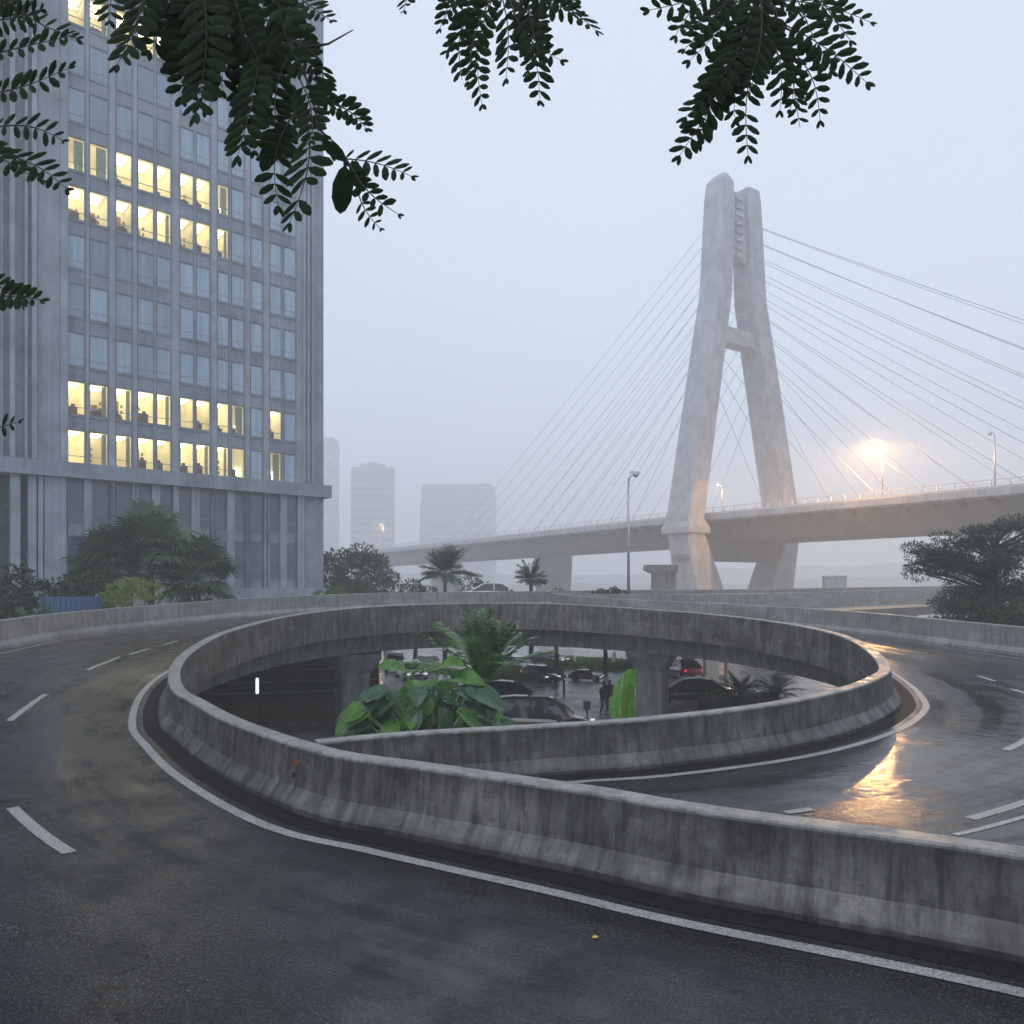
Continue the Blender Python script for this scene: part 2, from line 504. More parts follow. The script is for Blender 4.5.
def sweep(mb, C, nrm, prof, i0=0, i1=None, close=True):
    """sweep a profile [(offset, height)] along C; offset along nrm"""
    if i1 is None: i1 = len(C)
    al = arclen(C); n = len(prof)
    pl = [0]
    pr = prof + [prof[0]] if close else prof
    for a, b in zip(pr[:-1], pr[1:]): pl.append(pl[-1]+math.hypot(b[0]-a[0], b[1]-a[1]))
    vs = []; uv = []; fs = []
    np_ = len(pr)
    for i in range(i0, i1):
        for k, (o, h) in enumerate(pr):
            vs.append((C[i, 0]+nrm[i, 0]*o, C[i, 1]+nrm[i, 1]*o, C[i, 2]+h)); uv.append((al[i], pl[k]))
    for i in range(i1-i0-1):
        for k in range(np_-1):
            a = i*np_+k
            fs.append((a, a+1, a+np_+1, a+np_))
    if close:
        fs.append(tuple(range(n))); fs.append(tuple((i1-i0-1)*np_+k for k in range(n))[::-1])
    mb.add(vs, fs, uv)

# inner barrier: normal pointing to the road side
nV = frame(Vd)
# direction from V to O tells the road side
sgn = np.sign(np.sum((Od[:, :2]-Vd[:, :2])*nV, axis=1)); nV = nV*np.sign(np.median(sgn))
PROF = [(-.03, -.38), (-.03, .17), (0, .175), (0, .80), (.02, .82), (.26, .82), (.285, .80), (.34, .27), (.50, .07), (.51, -.02), (.51, -.38)]
# hand-made unevenness of the cast wall
rs = random.Random(2)
wob = catmull([[rs.uniform(-.012, .012), 0] for _ in range(len(V)*2)], ND)[:len(Vd), 0]
Vw = Vd.copy(); Vw[:, 2] += wob[:len(Vw)]
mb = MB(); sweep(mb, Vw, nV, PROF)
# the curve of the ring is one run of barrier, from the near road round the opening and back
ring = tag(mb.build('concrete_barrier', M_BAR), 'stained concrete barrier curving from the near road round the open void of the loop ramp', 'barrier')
ring_cap = None

# road ribbon
def road_pt(i, off):
    """i: float sample, off: metres from the barrier toe towards the outer wall"""
    i0 = min(int(i), len(Vd)-2); f = i-i0
    v = Vd[i0]*(1-f)+Vd[i0+1]*f; o = Od[i0]*(1-f)+Od[i0+1]*f
    d = o-v; L = math.hypot(d[0], d[1])
    # use barrier normal close to the barrier
    n = nV[i0]*(1-f)+nV[i0+1]*f
    k = off/L
    p = v + d*k
    w = max(0, 1-off/5.0)
    q = v.copy(); q[0] += n[0]*off; q[1] += n[1]*off; q[2] = p[2]
    p = p*(1-w)+q*w
    return p, L
rb = MB(); vs = []; uv = []; fs = []
offs_n = 26
al = arclen(Vd)
for i in range(len(Vd)):
    L = math.hypot(*(Od[i, :2]-Vd[i, :2]))
    for k in range(offs_n+1):
        off = .3 + (L-.3)*(k/offs_n)**1.3
        p, _ = road_pt(i if i < len(Vd)-1 else len(Vd)-1.0001, off)
        vs.append(tuple(p)); uv.append((al[i], off))
for i in range(len(Vd)-1):
    for k in range(offs_n):
        a = i*(offs_n+1)+k
        fs.append((a, a+offs_n+1, a+offs_n+2, a+1))
rb.add(vs, fs, uv)
tag(rb.build('road', M_ASPH, smooth=True), kind='structure')

def mark(name, i0, i1, o0, o1, mat, dz=.006, label=None, cat='road marking', group=None, step=.5):
    m = MB(); vs = []; fs = []; uv = []; n = max(2, int((i1-i0)/step)+1)
    for j in range(n):
        i = i0+(i1-i0)*j/(n-1)
        for q in (o0, o1):
            qq = q(i) if callable(q) else q
            p, L = road_pt(min(i, len(Vd)-1.001), qq)
            vs.append((p[0], p[1], p[2]+dz)); uv.append((j*.2, qq))
    for j in range(n-1):
        a = j*2; fs.append((a, a+1, a+3, a+2))
    m.add(vs, fs, uv)
    o = m.build(name, mat)
    return tag(o, label, None, None, 'structure')
def proj(p):
    return 512+p[0]/p[1]*F, HY+(EYE-p[2])/p[1]*F
def unproj(px, py, i_guess):
    """closest (i, off) on the road to a pixel"""
    best = None
    i0, i1 = i_guess
    for i in np.arange(i0, i1, .5):
        for off in np.arange(.5, 19, .25):
            p, L = road_pt(i, off)
            if off > L or p[1] < 1: continue
            q = proj(p); e = (q[0]-px)**2+(q[1]-py)**2
            if best is None or e < best[0]: best = (e, i, off)
    for st in (.15, .05):
        e, bi, bo = best
        for i in np.arange(bi-st*4, bi+st*4, st):
            for off in np.arange(bo-st*4, bo+st*4, st/2):
                if i < 0 or i > len(Vd)-2: continue
                p, L = road_pt(i, off); q = proj(p); e = (q[0]-px)**2+(q[1]-py)**2
                if e < best[0]: best = (e, i, off)
    return best[1], best[2]
END = len(Vd)-1.01
mark('road_marking', 0, END, .98, 1.14, M_PAINT)
mark('gutter', 0, END, .5, .84, M_GUT, .004)
mark('road_marking', 8*ND, 15.6*ND, lambda i: road_pt(i, 1)[1]-.95, lambda i: road_pt(i, 1)[1]-.80, M_PAINT)
mark('road_marking', 18.5*ND, 25.5*ND, lambda i: road_pt(i, 1)[1]-.95, lambda i: road_pt(i, 1)[1]-.80, M_PAINT)
def dash(pa, pb, guess, w=.15):
    ia, oa = unproj(*pa, guess); ib, ob_ = unproj(*pb, guess)
    if ia > ib: ia, oa, ib, ob_ = ib, ob_, ia, oa
    m = MB(); vs = []; fs = []; n = 12
    A, _ = road_pt(ia, oa); B, _ = road_pt(ib, ob_)
    d = (B-A)[:2]; d = d/np.linalg.norm(d); nn = np.array([-d[1], d[0]])*w/2
    for j in range(n+1):
        f = j/n; p, _ = road_pt(ia+(ib-ia)*f, oa+(ob_-oa)*f)
        vs += [(p[0]+nn[0], p[1]+nn[1], p[2]+.005), (p[0]-nn[0], p[1]-nn[1], p[2]+.005)]
    for j in range(n): a = j*2; fs.append((a, a+1, a+3, a+2))
    m.add(vs, fs)
    tag(m.build('lane_dash', M_PAINT), kind='structure')
LG, RG = (3*ND, 14*ND), (20*ND, 31*ND)
for a, b in (((12, 808), (70, 851)), ((9, 721), (46, 694)), ((87, 670), (120, 657)), ((129, 655), (149, 649)), ((163, 645), (178, 641))):
    dash(a, b, LG)
for a, b in (((978, 676), (994, 681)), ((1012, 689), (1035, 696)), ((1006, 750), (1030, 738)), ((970, 819), (1030, 801)), ((785, 813), (812, 809))):
    dash(a, b, RG)
dash((955, 834), (1040, 813), RG, .09)
# barrier end patches: broken concrete with exposed brick
def patch(px, py, d, w, h, mat, name, label, cat):
    pass

# deck underside and girder
gd = MB()
dk = empty('ramp_deck', (0, 0, 0), 0, 'dark concrete underside and girder carrying the loop road round the void', 'ramp deck')
s0, s1 = 7*ND, 26*ND
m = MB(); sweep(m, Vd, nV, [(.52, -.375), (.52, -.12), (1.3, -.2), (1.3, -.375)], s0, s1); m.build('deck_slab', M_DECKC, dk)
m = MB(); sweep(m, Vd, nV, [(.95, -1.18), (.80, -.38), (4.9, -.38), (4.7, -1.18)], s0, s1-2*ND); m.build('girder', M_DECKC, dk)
def column(x, y, w, dpt, ztop, rz, label):
    t = empty('concrete_column', (x, y, GZ), rz, label, 'column', 'columns under the loop ramp')
    m = MB(); h = ztop-GZ
    c = .12
    def octo(hw, hd, z):
        return [(-hw+c,-hd,z),(hw-c,-hd,z),(hw,-hd+c,z),(hw,hd-c,z),(hw-c,hd,z),(-hw+c,hd,z),(-hw,hd-c,z),(-hw,-hd+c,z)]
    a = octo(w/2, dpt/2, 0); b = octo(w/2, dpt/2, h-.9)
    m.add(a+b, [tuple(range(8))[::-1]]+[tuple(range(8, 16))]+[(i, (i+1) % 8, 8+(i+1) % 8, 8+i) for i in range(8)])
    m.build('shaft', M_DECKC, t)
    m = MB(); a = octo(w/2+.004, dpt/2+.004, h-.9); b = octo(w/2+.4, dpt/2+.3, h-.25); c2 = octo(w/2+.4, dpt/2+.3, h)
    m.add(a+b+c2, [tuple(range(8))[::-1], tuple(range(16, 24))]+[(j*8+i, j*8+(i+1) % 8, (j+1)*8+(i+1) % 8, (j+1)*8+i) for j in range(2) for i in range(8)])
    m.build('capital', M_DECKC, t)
    return t
column(-7.0, 35.0, 1.25, 1.25, .15, R(35), 'concrete column under the left of the loop ramp, beside the dark undercroft')
column(6.35, 36.2, 1.3, 1.3, .2, R(-20), 'concrete column under the loop ramp between the walkers and the blue sedan')
column(-13.2, 24.5, 1.25, 1.25, -.45, R(80), 'concrete column hidden in the gloom left of the undercroft tube light')
column(13.0, 25.5, 1.25, 1.25, -.7, R(80), 'concrete column under the right bend of the loop ramp')

# outer walls
PO = [(0, 1.05), (0, .0), (.0, -.55), (.32, -.55), (.32, 1.03), (.30, 1.05)]
def outer(C, side, label, name='parapet_wall', h=1.05, mat=M_OUT, deck=None):
    D = catmull(C, 10); n = frame(D)*side
    m = MB(); sweep(m, D, n, [(0, -.6), (-.14, 0.0), (-.13, .12), (-.01, .3), (0, h-.02), (.02, h), (.30, h), (.32, h-.02), (.32, -.6)])
    return tag(m.build(name, mat), label, 'wall'), D, n
i_end = 16
OL = [p for p in O[0:i_end+1]] + [(10.6, 66, 1.80), (26.9, 84, 1.86), (42, 95, 2.05), (58, 105, 2.20), (85, 120, 2.5)]
outer(OL, -1, 'long pale concrete wall along the outer left edge of the road, running off past the bridge pylon')
OR = [(2.6, 51.8, 1.62)] + O[17:27] + [(16.0, 5.0, 0)]
outer(OR, -1, 'weathered concrete wall on the outer right side of the descending road, below the dark tree')
ST = [(2.9, 52.6, 1.62), (6.5, 54.5, 1.55), (11.8, 58, 1.50), (24, 75, 1.48), (38, 86, 1.68), (52.6, 95, 1.88), (80, 110, 2.2)]
w_, D_, n_ = outer(ST, 1, 'pale fascia wall of the side ramp above a dark gap, right of the loop')
# branch deck
bd = MB(); Bi = catmull(ST, 8)
Bo = catmull([(0, 54.2, 1.72), (5, 60, 1.75), (10.6, 66, 1.80), (26.9, 84, 1.86), (42, 95, 2.05), (58, 105, 2.20), (85, 120, 2.5)], 8)
vs = []; uv = []; fs = []
for i in range(len(Bi)):
    vs += [tuple(Bi[i]), tuple(Bo[i])]; uv += [(i*1.5, 0), (i*1.5, 10)]
for i in range(len(Bi)-1): fs.append((2*i, 2*i+1, 2*i+3, 2*i+2))
bd.add(vs, fs, uv); tag(bd.build('road', M_ASPH), kind='structure')
sd_ = empty('side_ramp_deck', (0, 0, 0), 0, 'dark girder and piers beneath the side ramp right of the loop', 'ramp deck')
m = MB(); sweep(m, D_, -n_*1.0, [(-.9, -1.5), (-.6, -.61), (-5.5, -.61), (-5.2, -1.5)], 6, len(D_)); m.build('girder', M_DECKC, sd_)
for (x, y) in ((27, 79), (46, 93), (66, 105)):
    m = MB(); m.box(x-.8, x+.8, y-.6, y+.6, GZ, .2); m.build('pier', M_DECKC, sd_)

# ------------------------------------------------------------------ cable-stayed bridge
br = empty('cable_stayed_bridge', (44, 158, GZ), 0, 'pale concrete cable-stayed bridge with an A-shaped pylon fading into the fog', 'bridge')
BO = Vector((44, 158, GZ))
def bbuild(m, name, mat, parent=None, smooth=False):
    m.v = [tuple(Vector(p)-BO) for p in m.v]
    return m.build(name, mat, br if parent is None else parent, smooth)
edge = catmull([(120, 34, 16.8), (92, 77, 16.8), (68.6, 107.5, 16.8), (56.5, 123.5, 16.8), (34.6, 153, 16.8), (14.5, 184, 16.8), (-4.2, 216, 16.8), (-43, 280, 16.8), (-92, 360, 16.8), (-150, 450, 16.8)], 10)
nE = frame(edge)
if nE[40, 0] < 0: nE = -nE     # away from the camera
W = 24.0
m = MB(); sweep(m, edge, nE, [(0, 0), (0, -1.05), (.5, -1.2), (W-.5, -1.2), (W, -1.05), (W, 0)]); bbuild(m, 'deck', M_BRIDGE)
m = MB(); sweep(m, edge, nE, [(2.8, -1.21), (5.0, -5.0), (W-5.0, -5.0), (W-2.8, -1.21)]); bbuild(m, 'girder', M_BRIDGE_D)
m = MB(); ae = arclen(edge)
def along(s):
    i = min(max(np.searchsorted(ae, s)-1, 0), len(edge)-2); f = (s-ae[i])/(ae[i+1]-ae[i])
    return edge[i]*(1-f)+edge[i+1]*f, nE[i]
s = 10
while s < ae[-1]-10:
    p, n = along(s); q, _ = along(s+.45)
    a = Vector((p[0]+n[0]*.6, p[1]+n[1]*.6, p[2]-1.2)); b = Vector((p[0]+n[0]*3.4, p[1]+n[1]*3.4, p[2]-1.2)); c = Vector((p[0]+n[0]*4.4, p[1]+n[1]*4.4, p[2]-2.7))
    dv = Vector((q[0]-p[0], q[1]-p[1], 0))
    m.add([a, b, c, a+dv, b+dv, c+dv], [(0, 1, 2), (5, 4, 3), (0, 3, 4, 1), (1, 4, 5, 2), (2, 5, 3, 0)])
    s += 4.2
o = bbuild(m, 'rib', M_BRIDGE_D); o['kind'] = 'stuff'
for side, off in (('n', .25), ('f', W-.25)):
    m = MB(); sweep(m, edge, nE, [(off-.05, 1.12), (off-.05, 1.22), (off+.05, 1.22), (off+.05, 1.12)])
    sweep(m, edge, nE, [(off-.03, .62), (off-.03, .68), (off+.03, .68), (off+.03, .62)])
    sweep(m, edge, nE, [(off-.14, .0), (off-.14, .34), (off+.14, .34), (off+.14, .0)])
    s = 5
    while s < ae[-1]-5:
        p, n = along(s); x = p[0]+n[0]*off; y = p[1]+n[1]*off
        m.box(x-.08, x+.08, y-.08, y+.08, p[2]+.3, p[2]+1.13)
        s += 2.4
    bbuild(m, 'railing', M_RAIL)
u = Vector((.82, .57, 0)).normalized(); v = Vector((-.57, .82, 0)).normalized()
def slab4(c, hu, hv, z, ch=0):
    return [Vector((c.x, c.y, z))+u*a*hu+v*b*hv for a, b in ((-1, -1), (1, -1), (1, 1), (-1, 1))]
def leg(m, stations, ch=.35):
    """stations: (centre, half u, half v, z) -> chamfered shaft with a recessed face"""
    vs = []; fs = []; n = 12
    for (c, hu, hv, z) in stations:
        b = Vector((c.x, c.y, z)); k = ch; g_ = .28
        pts = [(-hu+k, -hv), (-g_*hu, -hv), (g_*hu, -hv), (hu-k, -hv), (hu, -hv+k), (hu, hv-k), (hu-k, hv), (-hu+k, hv), (-hu, hv-k), (-hu, .35*hv), (-hu, -.35*hv), (-hu, -hv+k)]
        for (a, c_) in pts: vs.append(b+u*a+v*c_)
    for i in range(len(stations)-1):
        for k in range(n): fs.append((i*n+k, i*n+(k+1) % n, (i+1)*n+(k+1) % n, (i+1)*n+k))
    fs.append(tuple(range(n))[::-1]); fs.append(tuple((len(stations)-1)*n+k for k in range(n)))
    m.add(vs, fs)
LB, RB_ = Vector((32.6, 150, 0)), Vector((56.0, 166.2, 0))
LT, RT = Vector((40.4, 155.4, 0)), Vector((46.6, 159.7, 0))
def lerp(a, b, t): return a*(1-t)+b*t
def lz(B, T, z): return lerp(B, T, (.87*(z-17)/43) if z <= 60 else .87+.13*(z-60)/22.5)   # legs bend upright above 60 m
pylon = empty('pylon', (0, 0, 0)); pylon.parent = br
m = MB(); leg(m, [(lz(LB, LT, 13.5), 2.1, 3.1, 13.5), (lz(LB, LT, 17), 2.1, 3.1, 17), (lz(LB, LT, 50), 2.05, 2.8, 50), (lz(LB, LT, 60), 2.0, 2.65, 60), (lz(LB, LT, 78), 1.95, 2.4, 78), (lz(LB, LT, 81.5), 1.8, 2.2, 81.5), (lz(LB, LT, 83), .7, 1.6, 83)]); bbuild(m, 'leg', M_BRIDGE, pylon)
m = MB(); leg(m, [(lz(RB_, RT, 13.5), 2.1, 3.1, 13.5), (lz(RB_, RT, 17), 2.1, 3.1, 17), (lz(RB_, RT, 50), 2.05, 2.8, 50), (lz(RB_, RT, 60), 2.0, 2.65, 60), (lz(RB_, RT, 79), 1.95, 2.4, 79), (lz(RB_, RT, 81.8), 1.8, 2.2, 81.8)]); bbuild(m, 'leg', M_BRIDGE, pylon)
# joined head between the legs, with anchor niches
m = MB()
a, b = lz(LB, LT, 67), lz(RB_, RT, 67); a2, b2 = lz(LB, LT, 80.5), lz(RB_, RT, 80.5)
cx0, cx1 = lerp(a, b, .25), lerp(a, b, .75)
m.hexa([Vector((q.x, q.y, 67)) for q in (cx0-v*1.2, cx1-v*1.2, cx1+v*1.2, cx0+v*1.2)], [Vector((q.x, q.y, 80.3)) for q in (lerp(a2, b2, .1)-v*1.3, lerp(a2, b2, .9)-v*1.3, lerp(a2, b2, .9)+v*1.3, lerp(a2, b2, .1)+v*1.3)])
for k in range(8):
    z = 67.5+k*1.6; c = lerp(lz(LB, LT, z), lz(RB_, RT, z), .5)
    m.box(-1.0, 1.0, -.45, .2, 0, .7, Matrix.Translation((c.x-v.x*1.4, c.y-v.y*1.4, z)) @ Matrix.Rotation(math.atan2(u.y, u.x), 4, 'Z'))
bbuild(m, 'anchor_head', M_BRIDGE, pylon)
def beam(z0, z1, hv, mat, name, ext=.0):
    m = MB(); A0, B0, A1, B1 = lz(LB, LT, z0), lz(RB_, RT, z0), lz(LB, LT, z1), lz(RB_, RT, z1)
    m.hexa([Vector((q.x, q.y, z0)) for q in (A0-v*hv, B0-v*hv, B0+v*hv, A0+v*hv)], [Vector((q.x, q.y, z1)) for q in (A1-v*hv, B1-v*hv, B1+v*hv, A1+v*hv)])
    bbuild(m, name, mat, pylon)
beam(50.5, 53.6, 1.5, M_BRIDGE, 'crossbeam')
beam(8.2, 12.45, 2.0, M_BRIDGE_D, 'crossbeam')
# lower legs lean inwards to the ground
for (B, s_) in ((LB, 1), (RB_, -1)):
    m = MB(); leg(m, [(B+u*s_*5.5, 4.4, 3.2, GZ), (B+u*s_*3.6, 3.7, 3.1, 3), (B+u*s_*.4, 2.5, 2.85, 12.0), (B+u*s_*.0, 2.1, 2.8, 13.6)], .4); bbuild(m, 'lower_leg', M_BRIDGE, pylon)
    m = MB(); c = B-u*s_*.1
    def ring4(hu, hv, z): return slab4(c, hu, hv, z)
    m.hexa(ring4(2.9, 3.5, 13.2), ring4(2.9, 3.5, 14.2)); m.hexa(ring4(2.88, 3.48, 14.2), ring4(2.0, 2.85, 15.9)); bbuild(m, 'collar', M_BRIDGE, pylon)
# stay cables
def cable(p, q, r=.045):
    m = MB(); p = Vector(p); q = Vector(q); n = 6
    pts = [p.lerp(q, i/n)-Vector((0, 0, 1))*(4*(i/n)*(1-i/n))*(p-q).length*.006 for i in range(n+1)]
    m.tube(pts, r, 5); bbuild(m, 'cable', M_CABLE)
for (B, T, side) in ((LB, LT, 0), (RB_, RT, 1)):
    for k in range(12):
        z = 74.5-k*2.9
        top = lz(B, T, z); 
        for dirn, L0, L1 in ((1, 104, 18), (-1, 92, 16)):
            L = L0+(L1-L0)*k/11
            # distance along deck edge from the pylon
            i_p = int(np.argmin(np.linalg.norm(edge[:, :2]-np.array([34.6, 153]), axis=1)))
            s_here = ae[i_p]+dirn*L
            p, n = along(min(max(s_here, 1), ae[-1]-1))
            off = .7 if side == 0 else W-.7
            q = (p[0]+n[0]*off, p[1]+n[1]*off, 16.9)
            st_ = Vector((top.x, top.y, z))+v*dirn*2.0
            cable(st_, q)
# piers of the approach
for (x, y, hw) in ((12, 232, 3.0), (-24, 290, 3.4)):
    m = MB(); c = Vector((x, y, 0))
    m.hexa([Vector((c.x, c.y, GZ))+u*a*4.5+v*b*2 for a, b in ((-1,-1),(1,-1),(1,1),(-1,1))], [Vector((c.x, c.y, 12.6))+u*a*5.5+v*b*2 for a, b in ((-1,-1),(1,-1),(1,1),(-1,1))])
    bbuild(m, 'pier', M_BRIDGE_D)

# ------------------------------------------------------------------ street lamps
def lamp(loc, h, aim, label, lit=0.0, name='street_lamp', r=.11, arm=1.9, group=None, curl=False, matl=None):
    t = empty(name, loc, aim, label, 'street lamp', group)
    m = MB(); m.tube([(0, 0, 0), (0, 0, h*.5), (0, 0, h-.6)], [r, r*.8, r*.6], 10); m.lathe((0, 0, 0), [(r*2.1, 0), (r*2.1, .12), (r*1.2, .2)], 10); m.build('pole', M_METAL, t, True)
    m = MB()
    pts = [(0, 0, h-.62), (.06, 0, h-.25), (.32, 0, h+.02), (.75, 0, h+.16), (arm, 0, h+.20)]
    m.tube(pts, [r*.6, r*.55, r*.5, r*.45, r*.4], 8); m.build('arm', M_METAL, t, True)
    m = MB(); x = arm
    m.add([(x-.1,-.08,h+.14),(x+.75,-.16,h+.12),(x+.75,.16,h+.12),(x-.1,.08,h+.14),(x-.1,-.06,h+.27),(x+.6,-.11,h+.27),(x+.6,.11,h+.27),(x-.1,.06,h+.27)],
          [(0,3,2,1),(4,5,6,7),(0,1,5,4),(1,2,6,5),(2,3,7,6),(3,0,4,7)])
    m.build('lamp_head', M_METAL, t)
    m = MB(); m.lathe((x+.38, 0, h-.1), [(.05, -.1), (.2, .0), (.26, .12), (.2, .23)], 14); 
    o = m.build('lamp_glass', (matl or M_LAMP) if lit else M_METAL, t, True)
    if lit:
        # a cut-off lantern: most light goes below the horizontal, a little leaks all round
        l2 = bpy.data.lights.new('lamp_leak', 'POINT'); l2.energy = lit*.2; l2.color = (1.0, .50, .16); l2.shadow_soft_size = .3
        lo2 = bpy.data.objects.new('lamp_leak', l2); COL.objects.link(lo2); lo2.parent = t; lo2.location = (x+.38, 0, h-.65)
        ld = bpy.data.lights.new('lamp_light', 'SPOT'); ld.energy = lit*.8; ld.color = (1.0, .54, .19); ld.shadow_soft_size = .3; ld.spot_size = R(174); ld.spot_blend = .04
        lo = bpy.data.objects.new('lamp_light', ld); COL.objects.link(lo); lo.parent = t; lo.location = (x+.38, 0, h-.65)
    return t
def on_deck(px, off, y0=490):
    """point on the bridge deck at the image column px"""
    best = None
    for s in np.arange(5, ae[-1]-5, .5):
        p, n = along(s); q = (p[0]+n[0]*off, p[1]+n[1]*off, 16.8)
        e = abs(proj(q)[0]-px)
        if best is None or e < best[0]: best = (e, q)
    return best[1]
q = on_deck(884, .8); lamp(q, (HY-443)/F*q[1]+EYE-q[2]+.35, R(180), 'lit sodium street lamp glowing on the bridge right of the pylon', 44000, arm=1.0, r=.11)
q = on_deck(722, 20); lamp(q, 8.5, R(180), 'dim lit street lamp seen between the two pylon legs', 3500, arm=.5, matl=M_LAMPDIM)
q = on_deck(996, .8); lamp(q, (HY-433)/F*q[1]+EYE-q[2], R(100), 'unlit street lamp on the bridge at the far right', 0, arm=.5, r=.13)
q = on_deck(421, .8); lamp(q, 14, R(60), 'unlit street lamp on the distant left end of the bridge', 0, arm=.5, r=.15)
q = on_deck(383, 20); lamp(q, 13, R(180), 'small lit street lamp glowing before the far left tower block', 4500, arm=.6, r=.15, matl=M_LAMPDIM)
lamp((9.1, 62.5, 1.75), (HY-475)/F*62.5+EYE-1.75, 0, 'tall grey unlit street lamp with curved arm left of the pylon', 0, arm=.2, r=.125)

# ------------------------------------------------------------------ office tower
FD = Vector((-.766, -.643, 0)).normalized(); FN = Vector((.643, -.766, 0)).normalized()
def fY(px): return 70*1175/(1465-px)
def fpt(px): d = fY(px); return Vector(((px-512)/F*d, d, 0))
ORG = fpt(323)
def fs_(px): return (fpt(px)-ORG).dot(FD)
bt = empty('office_tower', (ORG.x, ORG.y, GZ), 0, 'tall grey concrete office tower with ribbed piers and rows of partly lit windows', 'building')
MT = Matrix(((FD.x, FN.x, 0, 0), (FD.y, FN.y, 0, 0), (0, 0, 1, -GZ), (0, 0, 0, 1)))   # local (s, n, world z)
def tb(m, name, mat, parent=None):
    m.v = [tuple(MT @ Vector(p)) for p in m.v]
    # keep outward faces irrelevant: mirrored frame
    return m.build(name, mat, parent or bt)
HT = 63.0
SL = 62.0
# body core
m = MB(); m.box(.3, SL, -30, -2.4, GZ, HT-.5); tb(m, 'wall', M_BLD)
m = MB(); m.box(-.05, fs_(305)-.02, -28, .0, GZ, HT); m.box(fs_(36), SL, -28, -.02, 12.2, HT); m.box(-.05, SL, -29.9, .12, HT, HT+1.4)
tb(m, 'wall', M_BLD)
wins = [(a/3.012, b/3.012) for a, b in ((207,252),(273,322),(352,394),(418,460),(475,512),(545,580),(594,630),(657,686),(700,733),(757,788),(815,845),(858,888))]
SW = [(fs_(b)-.09, fs_(a)+.06) for a, b in wins]          # (s small, s large)
# piers between windows
gaps = [(SW[0][1], fs_(36))]
for i in range(11): gaps.append((SW[i+1][1], SW[i][0]))
gaps.append((fs_(305), SW[11][0]))
for i, (a, b) in enumerate(gaps):
    wide = (b-a) > 1.15
    m = MB(); dp = .12 if wide else .03
    m.box(a+.02, b-.02, -.6, -.04, 12.2, HT-.01)
    m.box(a+.08, b-.08, -.04, dp, 12.2, HT-.02)
    if wide and i not in (0,): m.box((a+b)/2-.14, (a+b)/2+.14, dp, dp+.12, 12.2, HT-.03)
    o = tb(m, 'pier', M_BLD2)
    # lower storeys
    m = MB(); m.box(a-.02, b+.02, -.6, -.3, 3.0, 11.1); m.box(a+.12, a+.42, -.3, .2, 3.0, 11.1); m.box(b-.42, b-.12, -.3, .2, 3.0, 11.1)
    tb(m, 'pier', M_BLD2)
# right corner ribs and left wing fins
m = MB()
for px in (303.5, 307.5, 312): 
    s = fs_(px); m.box(s-.12, s+.12, 0, .22, 12.3, HT-.03)
tb(m, 'rib', M_BLD2)
for px0, px1, dpx in ((60, 67, .3), (31, 36, .45), (24, 27, .3), (9, 14, .5), (0, 2, .3), (-14, -9, .5), (-40, -34, .5), (-66, -60, .5), (-95, -88, .5), (-130, -122, .5)):
    m = MB(); m.box(fs_(px1), fs_(px0), .0, dpx, 12.25, HT-.03); tb(m, 'rib', M_BLD2)
for px0, px1 in ((44, 66), (28, 36), (10, 20), (-10, -2), (-36, -26), (-64, -54)):
    m = MB(); m.box(fs_(px1), fs_(px0), -.7, .15, GZ, 11.1); tb(m, 'pier', M_BLD2)
# belt course and plinth
m = MB(); m.box(-.55, SL, -2.4, .62, 11.1, 12.2); tb(m, 'belt_course', M_BLD)
m = MB(); m.box(-.2, SL, -2.4, .35, GZ, 3.0); tb(m, 'plinth', M_BLD2)
lit = {}
for c in range(9): lit[(0, c)] = 1; lit[(1, c)] = 1
lit[(0, 10)] = .3; lit[(1, 10)] = .8; lit[(1, 8)] = .35; lit[(0, 8)] = .5
for c in range(8): lit[(5, c)] = 1
for c in range(2, 7): lit[(6, c)] = 1
lit[(6, 0)] = .25; lit[(6, 1)] = .25; lit[(6, 7)] = .3; lit[(5, 7)] = .6
for c in (0, 1, 2, 3, 4): lit[(9, c)] = 1
FH = 3.61
allw = []
for r_ in range(13):
    for c, (a, b) in enumerate(SW):
        if 12.25+FH*r_+2.43 > HT-.5: continue
        allw.append((r_, c, a, b, 12.25+FH*r_, 12.25+FH*r_+2.43))
low = []
for c, (a, b) in enumerate(SW):
    low.append((-1, c, a, b, 7.8, 10.85)); low.append((-2, c, a, b, 3.75, 6.85))
def projw(w):
    s = (w[2]+w[3])/2; p = ORG+FD*s; d = p.y
    return 512+p.x/d*F, HY-((w[4]+w[5])/2-EYE)/d*F
vis = [w for w in allw if -10 < projw(w)[1]]
vis += low
vis.sort(key=lambda w: (0 if (w[0], w[1]) in lit and w[0] >= 0 else (1 if w[0] < 0 else 2), -w[2]))
ind = vis[:92]; rest = [w for w in allw+low if w not in ind]
def win_mesh(m, w, upper):
    r_, c, a, b, z0, z1 = w
    n0 = -.12; t = .04
    m.box(a, a+t, n0, n0+.12, z0, z1); m.box(b-t, b, n0, n0+.12, z0, z1)
    m.box(a+t, b-t, n0, n0+.12, z1-t, z1); m.box(a+t, b-t, n0, n0+.12, z0, z0+t)
    if upper:
        m.box(a+t, b-t, n0+.02, n0+.08, z0+.52, z0+.56)
        m.box(a, b, -.6, -.05, z1+.002, z1+FH-2.43-.002)     # spandrel above
        m.box(a-.0, b+.0, -.05, .0, z1+.05, z1+.16)
        m.box(a-.0, b+.0, -.05, .03, z0-.16, z0-.04)
    else:
        m.box(a+t, b-t, n0+.02, n0+.08, z0+.8, z0+.84)
        m.box(a, b, -.6, -.05, z0-.9, z0-.002)
        m.box(a, b, -.6, -.2, z1+.002, z1+.25)
